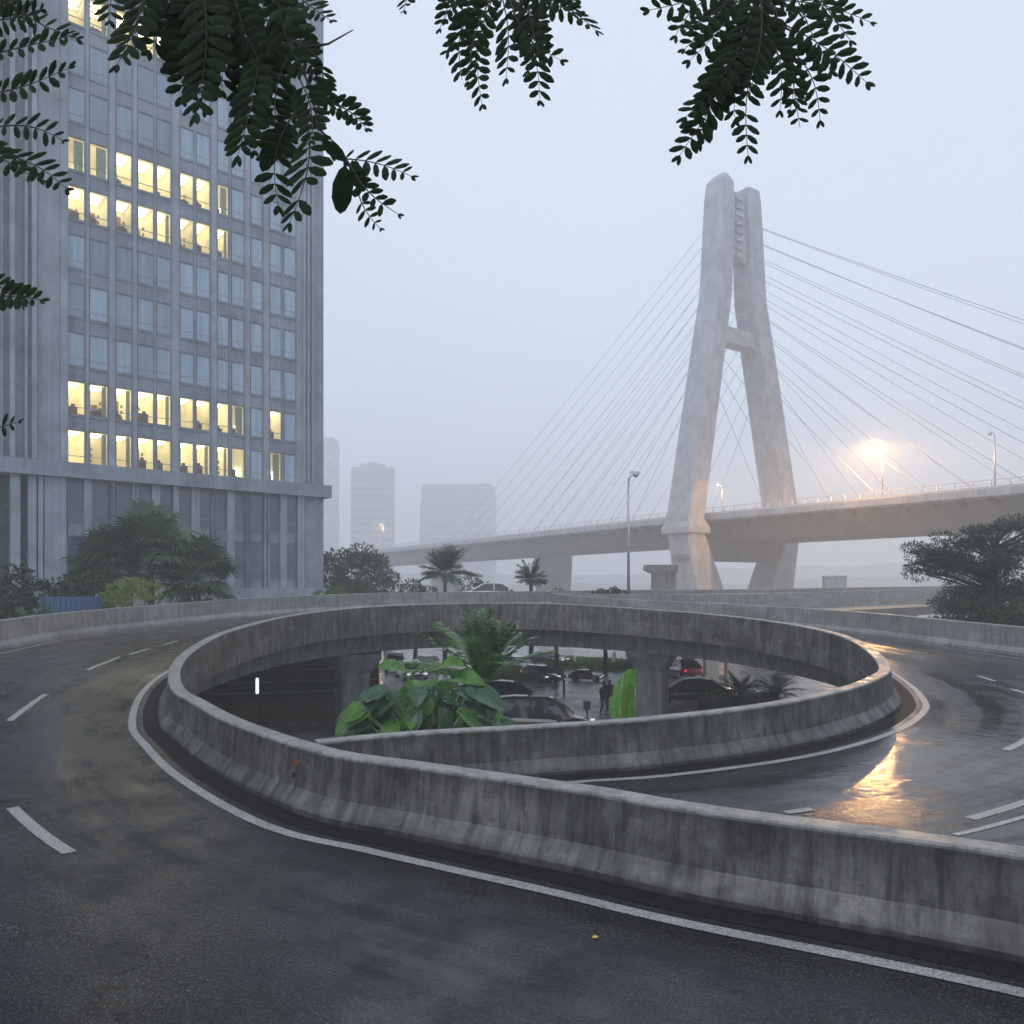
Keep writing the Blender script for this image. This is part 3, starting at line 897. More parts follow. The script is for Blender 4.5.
def pane_mesh(m, w):
    r_, c, a, b, z0, z1 = w
    m.box(a+.03, b-.03, -.07, -.06, z0+.05, z1-.05)
rw = random.Random(5)
for w in ind:
    r_, c, a, b, z0, z1 = w
    up = r_ >= 0; L = lit.get((r_, c), 0) if up else 0
    m = MB(); win_mesh(m, w, up); o = tb(m, 'window', M_BLD)
    m = MB(); pane_mesh(m, w)
    if L:
        tb(m, 'pane', M_CLEAR, o)
        m = MB(); n1 = -2.3 + (0 if L > .5 else 1.2)
        q = [(a+.0, n1, z0), (b, n1, z0), (b, n1, z1), (a, n1, z1), (a, -.13, z0), (b, -.13, z0), (b, -.13, z1), (a, -.13, z1)]
        m.add(q, [(0, 1, 2, 3), (0, 4, 5, 1), (3, 2, 6, 7), (0, 3, 7, 4), (1, 5, 6, 2)])
        tb(m, 'room_interior', M_ROOM, o)
        m = MB(); k = rw.random()
        if L > .5:
            for q_ in (-.55, -1.15, -1.8): m.box(a+.12+k*.2, b-.1, q_-.2, q_, z1-.10, z1-.05)
        else:
            m.box(a+.2, a+.42, n1+.05, n1+.2, z0+.3, z0+.9)
        tb(m, 'ceiling_lamp', M_CEIL, o)
        if rw.random() < .6:
            m = MB(); x = a+.2+rw.random()*.8; m.box(x, min(b-.05, x+.35+rw.random()*.4), -2.25, -2.0, z0+.02, z0+1.0+rw.random()*.9)
            for q_ in range(3): m.box(x-.25, x-.1, -1.9, -1.8, z0+.4+q_*.45, z0+.62+q_*.45)
            tb(m, 'shelf', M_SHELF, o)
        if rw.random() < .75:
            m = MB(); x = a+.1+rw.random()*.5; wd = .5+rw.random()*.5; hh = .45+rw.random()*.45
            m.box(x, min(b-.05, x+wd), -1.5, -.9, z0+.02, z0+hh)
            m.box(x+.1, min(b-.1, x+.35), -1.3, -1.2, z0+hh, z0+hh+.25)
            tb(m, 'desk', M_DESK, o)
        if rw.random() < .4 or L < .5:
            m = MB(); x = a+.06; wd = (b-a)*(.25 if L > .5 else .55); n = 7
            for j in range(n):
                xx = x+wd*j/n; m.box(xx, xx+wd/n, -.40+.04*(j % 2), -.37+.04*(j % 2), z0+.05, z1-.05)
            tb(m, 'curtain', M_CURT, o)
    else:
        tb(m, 'pane', M_GLASS if up else M_GLASS_DK, o)
m = MB()
for w in rest: win_mesh(m, w, w[0] >= 0)
o = tb(m, 'windows', M_BLD); o['kind'] = 'stuff'
m = MB()
for w in rest: pane_mesh(m, w)
o2 = tb(m, 'panes', M_GLASS, o); o2['kind'] = 'stuff'

# ------------------------------------------------------------------ distant towers
def tower(name, x, y, w, dp, h, rz, label, seed, bays, floors, crown=True):
    t = empty(name, (x, y, GZ), rz, label, 'building', 'distant tower blocks in the fog')
    m = MB(); m.box(-w/2, w/2, -dp/2, dp/2, 0, h)
    if crown:
        m.box(-w*.3, w*.3, -dp*.3, dp*.3, h, h+3.5); m.box(-w*.12, w*.12, -dp*.12, dp*.12, h+3.5, h+6)
    for i in range(bays+1):
        xx = -w/2+w*i/bays; m.box(xx-.35, xx+.35, -dp/2-.7, -dp/2, 0, h)
    m.build('wall', M_TOWER, t)
    m = MB()
    for i in range(bays):
        for j in range(floors):
            z = 3+(h-4)*j/floors; x0 = -w/2+w*i/bays+.7; x1 = -w/2+w*(i+1)/bays-.7
            m.box(x0, x1, -dp/2-.15, -dp/2+.1, z, z+(h-4)/floors*.55)
    o = m.build('windows', M_GLASS_DK, t); o['kind'] = 'stuff'
    return t
M_TOWER = plain('far_tower_concrete', (.26, .26, .27), .9, var=.15, scale=.1)
tower('apartment_tower', (373.5-512)/F*640, 640, 33, 30, (HY-470)/F*640+6.4, R(8), 'slim distant apartment tower in fog beside the far left trees', 1, 6, 17)
tower('office_block', (460-512)/F*760, 760, 64, 45, (HY-487)/F*760+6.4, R(-6), 'wide flat-topped distant block in fog behind the left cables', 2, 9, 15, False)
tower('apartment_tower', (325-512)/F*680, 680, 19, 24, (HY-440)/F*680+6.4, R(0), 'narrow distant tower just visible at the right edge of the office tower', 3, 3, 18, False)

# ------------------------------------------------------------------ vegetation
def rvec(rs):
    while True:
        p = Vector((rs.uniform(-1, 1), rs.uniform(-1, 1), rs.uniform(-1, 1)))
        if .05 < p.length < 1: return p
def leaf_quad(m, c, d, nrm, L, w):
    d = d.normalized(); s = d.cross(nrm)
    if s.length < 1e-3: s = Vector((1, 0, 0))
    s.normalize(); k = nrm*L*.12
    m.add([c, c+d*L*.35+s*w*.5-k*.5, c+d*L, c+d*L*.35-s*w*.5-k*.5], [(0, 1, 2, 3)])
def clump(m, c, rad, n, L, w, rs, squash=.7, up=.3):
    for _ in range(n):
        p = rvec(rs); p = p.normalized()*(p.length**.45)
        q = Vector((c[0]+p.x*rad, c[1]+p.y*rad, c[2]+p.z*rad*squash))
        d = (p+rvec(rs)*.9+Vector((0, 0, up*rs.uniform(-1, 1)))); nr = rvec(rs).normalized()
        nr = (nr+Vector((0, 0, 1))).normalized()
        leaf_quad(m, q, d, nr, L*rs.uniform(.6, 1.3), w*rs.uniform(.7, 1.2))
def bushy(name, base, clumps, leaf, mat, label, cat, seed, group=None, trunk=None, limbs=True, r0=.2):
    """clumps: (dx,dy,dz,rad,n) relative to base"""
    rs = random.Random(seed); t = empty(name, base, 0, label, cat, group)
    m = MB()
    for (x, y, z, r_, n) in clumps: clump(m, (x, y, z), r_, n, leaf[0], leaf[1], rs)
    m.build('foliage', mat, t)
    m = MB(); top = max(c[2] for c in clumps)
    hub = (0, 0, top*.35)
    m.tube([(0, 0, -.1), (.05, 0, top*.2), hub, (0, 0, top*.8)], [r0, r0*.85, r0*.7, r0*.25], 8)
    for (x, y, z, r_, n) in clumps:
        m.tube([(0, 0, min(z*.6, top*.5)), (x*.5, y*.5, z*.8), (x, y, z)], [r0*.4, r0*.25, r0*.08], 6)
    m.build('trunk', M_BARK, t, True)
    return t
def rnd_clumps(n, rx, ry, z0, z1, r_, k, seed):
    rs = random.Random(seed); out = []
    for _ in range(n):
        p = rvec(rs); out.append((p.x*rx, p.y*ry, z0+(z1-z0)*(p.z*.5+.5), r_*rs.uniform(.7, 1.3), k))
    return out

# fan palm
def fan_palm(loc, h, nf, R0, label, seed, sx=1.0, mat=M_LEAF_P, droop=.5, rachis=1.6, group=None):
    rs = random.Random(seed); t = empty('fan_palm', loc, 0, label, 'palm', group)
    m = MB(); m.tube([(0, 0, 0), (.1, 0, h*.5), (0, 0, h)], [.28, .22, .2], 10); m.build('trunk', M_BARK, t, True)
    fm = MB(); sm = MB()
    for k in range(nf):
        az = rs.uniform(0, 6.283); elv = R(rs.uniform(-30, 80))
        d = Vector((math.cos(az)*math.cos(elv), math.sin(az)*math.cos(elv), math.sin(elv)))
        L = rachis*rs.uniform(.75, 1.25); p0 = Vector((0, 0, h-.1+rs.uniform(-.5, .2)))
        p1 = p0+d*L; p1.z -= .12*L
        sm.tube([p0, p0.lerp(p1, .5)+Vector((0, 0, .08)), p1], [.03, .025, .02], 4)
        side = d.cross(Vector((0, 0, 1))).normalized(); upn = side.cross(d).normalized()
        for j in range(26):
            a = R(-115+230*j/25); rr = R0*rs.uniform(.85, 1.1)*(1-.18*abs(a)/2)
            dd = (d*math.cos(a)+side*math.sin(a)).normalized()
            w = .055*rr*1.1; sw = dd.cross(upn).normalized()
            mid = p1+dd*rr*.55+upn*.05*rr; tip = p1+dd*rr+Vector((0, 0, -droop*rr*.55*rs.uniform(.6, 1.3)))
            fm.add([p1, mid+sw*w, tip, mid-sw*w], [(0, 1, 2, 3)])
    fm.build('foliage', mat, t); sm.build('leaf_stalk', M_STEM, t)
    return t
def feather_palm(name, loc, h, nf, L, label, cat, seed, mat, upd=(20, 85), group=None, wl=.45, lw=.06, az_list=None):
    rs = random.Random(seed); t = empty(name, loc, 0, label, cat, group)
    if h > .2:
        m = MB(); m.tube([(0, 0, 0), (.03, .03, h*.5), (0, 0, h)], [.22, .17, .15], 9); m.build('trunk', M_BARK, t, True)
    fm = MB(); sm = MB()
    for k in range(nf):
        az = rs.uniform(0, 6.283); e = R(rs.uniform(*upd)); LL = L*rs.uniform(.75, 1.15)
        pts = []; p = Vector((0, 0, h)); d = Vector((math.cos(az)*math.cos(e), math.sin(az)*math.cos(e), math.sin(e)))
        for j in range(13):
            pts.append(p.copy()); p = p+d*LL/12; d = (d+Vector((0, 0, -.055))).normalized()
        sm.tube(pts, [.03*(1-.8*j/12) for j in range(13)], 4)
        for j in range(2, 13):
            for f in (0, .33, .66):
                if j == 12 and f: continue
                q = pts[j] if f == 0 else pts[j].lerp(pts[min(j+1, 12)], f)
                tt = (pts[min(j+1, 12)]-pts[j-1]).normalized(); sd2 = tt.cross(Vector((0, 0, 1))).normalized()
                for s in (-1, 1):
                    dd = (sd2*s+tt*.55+Vector((0, 0, rs.uniform(-.45, .15)))).normalized()
                    le = wl*math.sin(math.pi*min(.97, (j+f)/13.5))**.6*rs.uniform(.85, 1.1)
                    leaf_quad(fm, q, dd, Vector((0, 0, 1)), le, lw)
    fm.build('foliage', mat, t); sm.build('leaf_stalk', M_STEM, t)
    return t

# left planting before the tower
fan_palm((P(150, 0, 51).x, 51, GZ), 8.9, 40, 2.1, 'large grey-green fan palm before the office tower, centre of the left planting', 1, rachis=2.0)
fan_palm((P(197, 0, 51).x, 51, GZ), 7.2, 34, 1.9, 'fan palm with drooping fans at the right end of the left planting', 2, rachis=1.7)
fan_palm((P(108, 0, 50).x, 50, GZ), 7.6, 30, 1.9, 'fan palm half hidden behind the yellow-green shrub', 3, rachis=1.5)
def yz(py, d): return EYE-(py-HY)/F*d-GZ
bushy('shrub', (P(132, 0, 43.5).x, 43.5, GZ), [(0, 0, yz(589, 44.5), .8, 300), (.9, .2, yz(590, 44), .6, 220), (-.8, 0, yz(594, 44), .7, 240), (-1.3, .1, yz(600, 44), .5, 200), (0, .1, yz(600, 44), .9, 240)], (.30, .07), M_LEAF_B, 'yellow-green feathery shrub in front of the fan palms', 'shrub', 4)
bushy('tree', (P(25, 0, 43).x, 43, GZ), rnd_clumps(18, 3.4, 1.6, 3.2, yz(556, 43)-.5, .85, 240, 8), (.32, .17), M_LEAF_D, 'dark spreading tree at the far left edge below the office tower', 'tree', 9)
bushy('tree', (P(88, 0, 45).x, 45, GZ), rnd_clumps(15, 2.4, 1.3, 3.2, yz(560, 45)-.4, .8, 210, 18), (.30, .16), M_LEAF_D, 'dark leafy tree between the left edge tree and the palms', 'tree', 19)
feather_palm('fern', (P(30, 0, 36).x, 36, GZ), 4.2, 22, 1.7, 'bright green fern fronds rising over the wall at far left', 'fern', 23, leafmat('fern_leaf', (.04, .14, .03), (.09, .26, .05), .5, 3), (10, 70), wl=.35, lw=.07)
bushy('shrub', (P(8, 0, 34).x, 34, GZ), rnd_clumps(8, 1.3, .8, 3.0, yz(600, 34), .6, 200, 28), (.22, .12), M_LEAF_D, 'low dark shrub over the wall at the left edge of view', 'shrub', 29)
m = MB(); 
x0, x1 = P(40, 0, 40).x, P(82, 0, 40).x
m.box(x0, x1, 40, 42, GZ, EYE-(597-HY)/F*40); 
for k in range(8): m.box(x0+.1+k*.27, x0+.2+k*.27, 39.96, 40, GZ+.1, EYE-(598-HY)/F*40)
tag(m.build('site_container', plain('blue_paint', (.03, .10, .20), .5, var=.3, scale=2)), 'dark blue ribbed container half hidden behind the left planting', 'container')

# mid trees beyond the wall
bushy('tree', (P(355, 0, 75).x, 75, GZ), rnd_clumps(26, 3.6, 2.5, 4.2, yz(545, 75)-.6, 1.15, 200, 31), (.42, .22), M_LEAF_D, 'dark broadleaf tree right of the office tower', 'tree', 32)
bushy('tree', (P(385, 0, 80).x, 80, GZ), rnd_clumps(12, 2.6, 2, 3.8, yz(570, 80), 1.0, 170, 33), (.42, .2), M_LEAF_D, 'lower dark tree beneath the apartment tower', 'tree', 34)
bushy('shrub', (P(333, 0, 56).x, 56, GZ), rnd_clumps(9, 1.3, 1, 3.2, yz(583, 56), .7, 160, 35), (.28, .15), leafmat('mid_leaf', (.05, .13, .03), (.12, .24, .06), .5, 2), 'mid green shrub at the foot of the office tower corner', 'shrub', 36)
bushy('shrub', (P(368, 0, 58).x, 58, GZ), rnd_clumps(9, 1.4, 1, 3.2, yz(582, 58), .7, 150, 37), (.28, .13), M_LEAF_P, 'grey green shrub in front of the dark broadleaf tree', 'shrub', 38)
feather_palm('feather_palm', (P(445, 0, 68).x, 68, GZ), yz(574, 68), 30, 2.6, 'loose feather palm under the left end of the bridge', 'palm', 41, M_LEAF_P, (-5, 75), wl=.9, lw=.12)
bushy('shrub', (P(415, 0, 66).x, 66, GZ), rnd_clumps(8, 1.6, 1, 3.8, yz(580, 66), .8, 130, 42), (.3, .14), M_LEAF_D, 'dark shrub left of the loose feather palm', 'shrub', 43)
bushy('shrub', (P(478, 0, 72).x, 72, GZ), rnd_clumps(8, 1.4, 1, 4, yz(574, 72), .8, 110, 44), (.3, .16), M_LEAF_P, 'small round shrub under the bridge pier, behind the white car', 'shrub', 45)
feather_palm('feather_palm', (P(531, 0, 64).x, 64, GZ), yz(580, 64), 26, 1.6, 'small dark cycad palm right of the white car', 'palm', 46, M_LEAF_D, (-5, 80), wl=.55, lw=.09)
bushy('shrub', (P(605, 0, 60).x, 60, GZ), rnd_clumps(8, 1.2, .8, 4.6, yz(584, 60), .55, 130, 47), (.26, .15), M_LEAF_D, 'dark low shrub left of the tall lamp post', 'shrub', 48)
bushy('shrub', (P(556, 0, 60).x, 60, GZ), rnd_clumps(4, .5, .4, 5.2, yz(587, 60), .35, 90, 49), (.2, .1), M_LEAF_P, 'tiny pale shrub peeking over the wall right of the cycad palm', 'shrub', 50)

# dark layered tree at right
rs = random.Random(61); tx = P(995, 0, 38).x
tr = empty('tree', (tx, 38, GZ), 0, 'large dark layered tree at the right edge under the bridge', 'tree')
fm = MB(); tm = MB(); tm.tube([(0, 0, 0), (.08, 0, 3), (.0, 0, 6), (.1, 0, 9)], [.32, .26, .2, .08], 10)
for k in range(50):
    z = rs.uniform(5.3, 9.6); az = rs.uniform(0, 6.283); reach = rs.uniform(1.0, 3.9)*(1-.3*max(0, (z-8.4)/1.2))
    if k < 9: az = R(180)+rs.uniform(-.35, .35); reach = rs.uniform(2.8, 3.7); z = rs.uniform(6.4, 8.2)
    ex = Vector((math.cos(az)*reach, math.sin(az)*reach*.7, z+reach*.12-.25))
    tm.tube([(0, 0, z-1.0), (ex.x*.5, ex.y*.5, z-.3), tuple(ex)], [.09, .05, .02], 5)
    for j in range(3):
        q = Vector((ex.x*(1-.25*j), ex.y*(1-.25*j), ex.z-.08*j))
        clump(fm, tuple(q+rvec(rs)*.2), rs.uniform(.4, .68), 150, .21, .055, rs, .38, .1)
for k in range(46):
    az = rs.uniform(0, 6.283); rr = rs.uniform(.3, 2.3); z = rs.uniform(3.6, 7.0)
    q = (math.cos(az)*rr, math.sin(az)*rr*.8, z); tm.tube([(0, 0, z-.5), q], [.05, .015], 5)
    clump(fm, q, rs.uniform(.35, .6), 120, .2, .055, rs, .45, .1)
fm.build('foliage', M_PINE, tr); tm.build('trunk', M_BARK, tr, True)
for k, (px, d, top, sd3, lb) in enumerate(((1000, 34, 607, 71, 'low hedge shrub beneath the trunk of the dark right-hand tree'), (975, 36, 604, 72, 'dark shrub left of the trunk of the right-hand tree'), (1030, 33, 600, 73, 'dense shrub at the right edge of view behind the wall'), (945, 44, 606, 74, 'small dark shrub at the left of the right-hand planting'))):
    bushy('shrub', (P(px, 0, d).x, d, GZ), rnd_clumps(10, 1.3, .9, 3.6, yz(top, d)-.1, .6, 150, sd3), (.2, .1), M_LEAF_D, lb, 'shrub', sd3+5)

# ------------------------------------------------------------------ plants in the opening
def big_leaf(m, base, d, nrm, L, w, rs, lobes=True):
    d = d.normalized(); s = d.cross(nrm).normalized(); nrm = s.cross(d).normalized()
    prof = [(-.22, .0 if not lobes else .34), (-.1, .62), (.08, .85), (.25, 1.0), (.45, .95), (.65, .74), (.82, .45), (.94, .17), (1.0, .0)]
    n = len(prof); vs = []; fs = []
    for i, (t, ww) in enumerate(prof):
        c = base+d*(t*L)-nrm*(max(0, t)**2*L*.3)
        for q, k in enumerate((-1, -.66, -.33, 0, .33, .66, 1)):
            if i == 0 and lobes and q == 3: cc = base
            else: cc = c
            wav = rs.uniform(-.025, .025)*L if abs(k) == 1 else (.012*L*(1 if i % 2 else -1) if q != 3 else 0)
            vs.append(cc+s*(w*ww*.5*k)+nrm*(.13*w*abs(k)*ww+wav))
    for i in range(n-1):
        for q in range(6): a = i*7+q; fs.append((a, a+1, a+8, a+7))
    m.add(vs, fs)
def taro(loc, h, leaves, label, seed):
    rs = random.Random(seed); t = empty('elephant_ear_plant', loc, 0, label, 'plant')
    cnt = 0
    stm = MB()
    for (dx, dy, dz, dirx, diry, dirz, L, w, kind) in leaves:
        m = MB(); p = Vector((dx, dy, dz))
        big_leaf(m, p, Vector((dirx, diry, dirz)), Vector((0, -.55, 1)).normalized(), L, w, rs)
        m.build('leaf', (M_LEAF_BIG, M_LEAF_BLUE)[kind], t, True)
        stm.tube([(rs.uniform(-.2, .2), rs.uniform(-.2, .2), 0), (dx*.35, dy*.35, dz*.65), tuple(p)], [.06, .045, .025], 6)
    stm.build('stem', M_STEM, t, True)
tl = []
TD = 22.0
def tleaf(px, py, dpx, dpy, L, w, kind, dd=0, dy=-.35):
    q = P(px, py, TD+dd)-Vector((P(430, 0, TD).x, TD, GZ))
    return (q.x, q.y, q.z, dpx, dy, dpy, L, w, kind)
rt = random.Random(12)
tl = []
for k in range(130):
    # leaves spread over a dome: low ones at the rim, high ones in the middle
    px = rt.uniform(352, 503); u_ = (px-428)/76
    top = 679+30*abs(u_)**1.6; py = top+(742-top)*rt.random()**1.1
    tl.append(tleaf(px, py, u_*1.1+rt.uniform(-.35, .35), rt.uniform(-.55, .1)-.25*(py > 700), rt.uniform(.45, .8), rt.uniform(.42, .66), 0 if rt.random() < .38 else 1, rt.uniform(-1.0, 1.0), rt.uniform(-.8, .1)))
tl += [tleaf(385, 705, -1, .02, 1.25, .6, 0, -.6, -.1), tleaf(470, 690, 1, -.3, 1.1, .8, 1, -.6, -.25), tleaf(405, 671, -.3, .2, .9, .8, 0, .2), tleaf(438, 668, .35, .2, .95, .8, 0, .2), tleaf(455, 678, .7, .05, .9, .7, 0, -.2)]
taro((P(430, 0, TD).x, TD, GZ), 4, tl, 'big elephant ear plant with broad glossy leaves rising in the opening of the loop', 5)
feather_palm('fishtail_palm', (P(482, 0, 25).x, 25, GZ), yz(684, 25), 26, 2.5, 'young palm with upright fronds standing behind the elephant ear plant', 'palm', 77, leafmat('young_palm_leaf', (.035, .12, .02), (.12, .30, .05), .35, 3), (25, 88), wl=.5, lw=.15)
# banana leaf
t = empty('banana_plant', (P(622, 0, 22).x, 22, GZ), 0, 'single upright bright banana leaf in front of the ramp column', 'plant')
q0 = P(620, 722, 22)-Vector(t.location)
rs = random.Random(3)
for (dx, w_, L_, tilt, dz) in ((0, .62, 1.45, .10, 0), (.28, .3, 1.2, -.12, -.15)):
    m = MB(); vs = []; fs = []
    for i in range(25):
        tt = i/24; ww = w_*math.sin(math.pi*min(.985, tt*.9+.08))**.42*(1-.12*rs.random()*(i % 4 == 0))
        for k in (-1, 0, 1):
            vs.append((q0.x+dx+(tilt+.14)*tt*tt*L_+k*ww*.5+.02*rs.uniform(-1, 1), q0.y+.12*abs(k)+(.008 if i % 2 else 0), q0.z+dz+tt*L_))
    for i in range(24):
        for k in (0, 1): a = i*3+k; fs.append((a, a+1, a+4, a+3))
    m.add(vs, fs); m.build('leaf', M_LEAF_BAN, t, False)
m = MB(); m.tube([(0, 0, 0), tuple(q0), (q0.x+.02, q0.y-.02, q0.z+.7), (q0.x+.1, q0.y-.01, q0.z+1.4)], [.1, .05, .03, .01], 8); m.build('stem', M_STEM, t, True)

# ------------------------------------------------------------------ undercroft left of the opening
uc = empty('undercroft', (-12.4, 37.5, GZ), R(12), 'dark undercroft with rails above a rust brown board wall, left below the loop', 'undercroft')
M_RUST = plain('rust_boards', (.10, .045, .025), .8, var=.5, scale=3)
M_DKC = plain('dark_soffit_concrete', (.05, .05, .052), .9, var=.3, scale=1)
m = MB()
for k in range(22): m.box(-5+k*.5, -4.52+k*.5, -.05, .05, 0, 1.15+.01*(k % 3))
m.build('board_wall', M_RUST, uc)
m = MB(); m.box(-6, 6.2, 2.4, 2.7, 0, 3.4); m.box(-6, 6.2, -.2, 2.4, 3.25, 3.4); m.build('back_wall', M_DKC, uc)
for z in (1.45, 1.95, 2.5):
    m = MB(); m.tube([(-5.5, -.1, z), (6.0, -.1, z+.05)], .03, 6); m.build('rail', M_METAL, uc)
for k in range(6):
    m = MB(); m.box(-5+k*2-.04, -5+k*2+.04, -.12, -.04, 1.15, 3.25); m.build('post', M_DARKMETAL, uc)
q = P(257, 686, 36)
tl_ = empty('tube_light', (q.x, q.y, q.z), 0, 'small upright white tube light glowing in the dark undercroft', 'lamp')
m = MB(); m.tube([(0, 0, -.33), (0, 0, .33)], .05, 8); m.build('tube', plain('tube_glow', (1, 1, 1), .5, emit=(.75, .85, 1), es=3), tl_)
m = MB(); m.box(-.08, .08, .05, .1, -.4, .4); m.build('housing', M_METAL, tl_)

# ------------------------------------------------------------------ car park below
def island(name, pts, h, mat, label):
    m = MB(); n = len(pts)
    m.add([(x, y, GZ) for x, y in pts]+[(x, y, GZ+h) for x, y in pts], [tuple(range(n, 2*n))]+[(i, (i+1) % n, n+(i+1) % n, n+i) for i in range(n)])
    return tag(m.build(name, mat), kind='structure')
def gp(px, py): d = (EYE-GZ)*F/(py-HY); return ((px-512)/F*d, d)
M_KERB = plain('kerb_stone', (.25, .25, .25), .8, var=.2)
for q in ([gp(470, 684), gp(540, 683), gp(566, 677), gp(560, 671), gp(500, 671), gp(470, 676)], [gp(545, 669), gp(640, 673), gp(700, 676), gp(705, 669), gp(650, 664), gp(560, 659), gp(535, 661)]):
    island('kerb', q, .13, M_KERB, '')
    c = np.mean(q, axis=0); q2 = [tuple(c+(np.array(a)-c)*.95) for a in q]
    m = MB(); n = len(q2); m.add([(x, y, GZ+.10) for x, y in q2]+[(x, y, GZ+.2) for x, y in q2], [tuple(range(n, 2*n))]+[(i, (i+1) % n, n+(i+1) % n, n+i) for i in range(n)])
    rs = random.Random(int(q[0][0]*100)); xs = [a[0] for a in q2]; ys = [a[1] for a in q2]
    def inside(x, y):
        r_ = False
        for i in range(n):
            x1, y1 = q2[i]; x2, y2 = q2[i-1]
            if (y1 > y) != (y2 > y) and x < (x2-x1)*(y-y1)/(y2-y1)+x1: r_ = not r_
        return r_
    for _ in range(5000):
        x = rs.uniform(min(xs), max(xs)); y = rs.uniform(min(ys), max(ys))
        if inside(x, y): leaf_quad(m, Vector((x, y, GZ+.18)), Vector((rs.uniform(-.4, .4), rs.uniform(-.4, .4), 1)), Vector((0, 1, 0)), rs.uniform(.15, .35), .12)
    tag(m.build('grass', M_GRASS), kind='stuff')

M_TYRE = plain('tyre_rubber', (.015, .015, .015), .85)
M_RIM = plain('wheel_rim', (.45, .45, .46), .3, .9)
M_CGLASS = plain('car_glass', (.02, .025, .03), .05, spec=.9)
M_HEAD = plain('headlight_lens', (.85, .87, .9), .12, emit=(.9, .95, 1), es=.7)
M_TAIL = plain('tail_light', (.5, .01, .01), .2, emit=(1, .03, .05), es=1.5)
def car_mat(name, col):
    m, nt, b = newmat(name)
    b.inputs['Base Color'].default_value = (*col, 1); b.inputs['Roughness'].default_value = .22
    b.inputs['Coat Weight'].default_value = 1.0; b.inputs['Coat Roughness'].default_value = .04
    return m
M_BLACK, M_WHITE, M_BLUE, M_GREY, M_RED = car_mat('black_car_paint', (.008, .008, .01)), car_mat('white_car_paint', (.72, .73, .74)), car_mat('navy_car_paint', (.01, .02, .05)), car_mat('grey_car_paint', (.06, .065, .07)), car_mat('red_car_paint', (.35, .01, .02))
def build_car(loc, rz, mat, label, suv=False, sc=1.0, group='cars in the car park below the loop'):
    t = empty('parked_car', loc, rz, label, 'car', group); t.scale = (sc, sc, sc)
    Lh = 2.3; hb = .95 if not suv else 1.05; ht = 1.45 if not suv else 1.75
    # body: stations along x (front = +x): (x, half width, z bottom, z top)
    st = [(-2.30, .62, .45, .78), (-2.22, .80, .32, hb-.06), (-1.7, .90, .24, hb), (-.9, .92, .22, hb+.01), (.4, .92, .22, hb-.02), (1.1, .91, .22, hb-.07), (1.8, .86, .26, hb-.20), (2.18, .74, .34, hb-.33), (2.30, .55, .42, .62)]
    vs = []; fs = []; n = 10
    for (x, w, zb, zt) in st:
        zm = (zb+zt)*.5
        prof = [(-w*.85, zb), (-w*.98, zb+.10), (-w, zm), (-w*.96, zt-.10), (-w*.82, zt), (w*.82, zt), (w*.96, zt-.10), (w, zm), (w*.98, zb+.10), (w*.85, zb)]
        vs += [(x, y, z) for y, z in prof]
    for i in range(len(st)-1):
        for k in range(n): fs.append((i*n+k, (i+1)*n+k, (i+1)*n+(k+1) % n, i*n+(k+1) % n))
    fs.append(tuple(range(n))); fs.append(tuple((len(st)-1)*n+k for k in range(n))[::-1])
    m = MB(); m.add(vs, fs); body = m.build('body', mat, t, True)
    # glasshouse
    if suv: gs = [(-2.15, .78, hb-.05), (-1.95, .70, ht-.08), (-1.2, .70, ht), (.2, .70, ht-.01), (.5, .70, ht-.08), (1.35, .80, hb-.08)]
    else: gs = [(-1.85, .78, hb-.03), (-1.1, .66, ht-.08), (-.6, .66, ht), (.1, .66, ht-.01), (.4, .67, ht-.08), (1.25, .80, hb-.08)]
    b0 = hb-.08
    m = MB(); vs = []; fs = []
    for (x, w, z) in gs:
        wb = .84
        vs += [(x, -wb, b0), (x, -w if z > b0+.15 else -wb, z), (x, w if z > b0+.15 else wb, z), (x, wb, b0)]
    for i in range(len(gs)-1):
        for k in range(3): fs.append((i*4+k, (i+1)*4+k, (i+1)*4+k+1, i*4+k+1))
    m.add(vs, fs); m.build('window', M_CGLASS, t)
    m = MB(); g1, g2, g3, g4 = gs[1], gs[2], gs[3], gs[4]
    vs = []; 
    for (x, w, z) in (g1, g2, g3, g4): vs += [(x, -w-.01, z-.02), (x, -w*.8, z+.03), (x, w*.8, z+.03), (x, w+.01, z-.02)]
    fs = [(i*4+k, (i+1)*4+k, (i+1)*4+k+1, i*4+k+1) for i in range(3) for k in range(3)]
    m.add(vs, fs)
    for s in (-1, 1):
        for (a, b) in ((gs[0], gs[1]), (gs[5], gs[4])): m.tube([(a[0], s*.84, a[2]), (b[0], s*b[1], b[2])], .035, 5)
        m.tube([(-.25, s*.86, b0), (-.25, s*(g3[1]+.01), ht-.05)], .035, 5)
    m.build('roof', mat, t, True)
    for x in (-1.42, 1.42):
        for s in (-1, 1):
            w_ = MB(); w_.lathe((x, s*.82, .34), [(.22, -.11), (.34, -.10), (.34, .10), (.22, .11)], 18, 'y'); wo_ = w_.build('wheel', M_TYRE, t, True)
            r_ = MB(); r_.lathe((x, s*.82+s*.085, .34), [(.21, -.03), (.21, .03), (.06, .045)], 12, 'y'); r_.build('rim', M_RIM, wo_)
    for s in (-1, 1):
        m = MB(); m.box(2.08, 2.24, s*.62-.16, s*.62+.16, hb-.40, hb-.28); m.build('headlight', M_HEAD, t)
        m = MB(); m.box(-2.27, -2.2, s*.64-.13, s*.64+.13, hb-.28, hb-.14); m.build('tail_light', M_TAIL, t)
        m = MB(); m.box(.75, .9, s*.98-.09, s*.98+.09, hb-.02, hb+.12); m.build('mirror', mat, t)
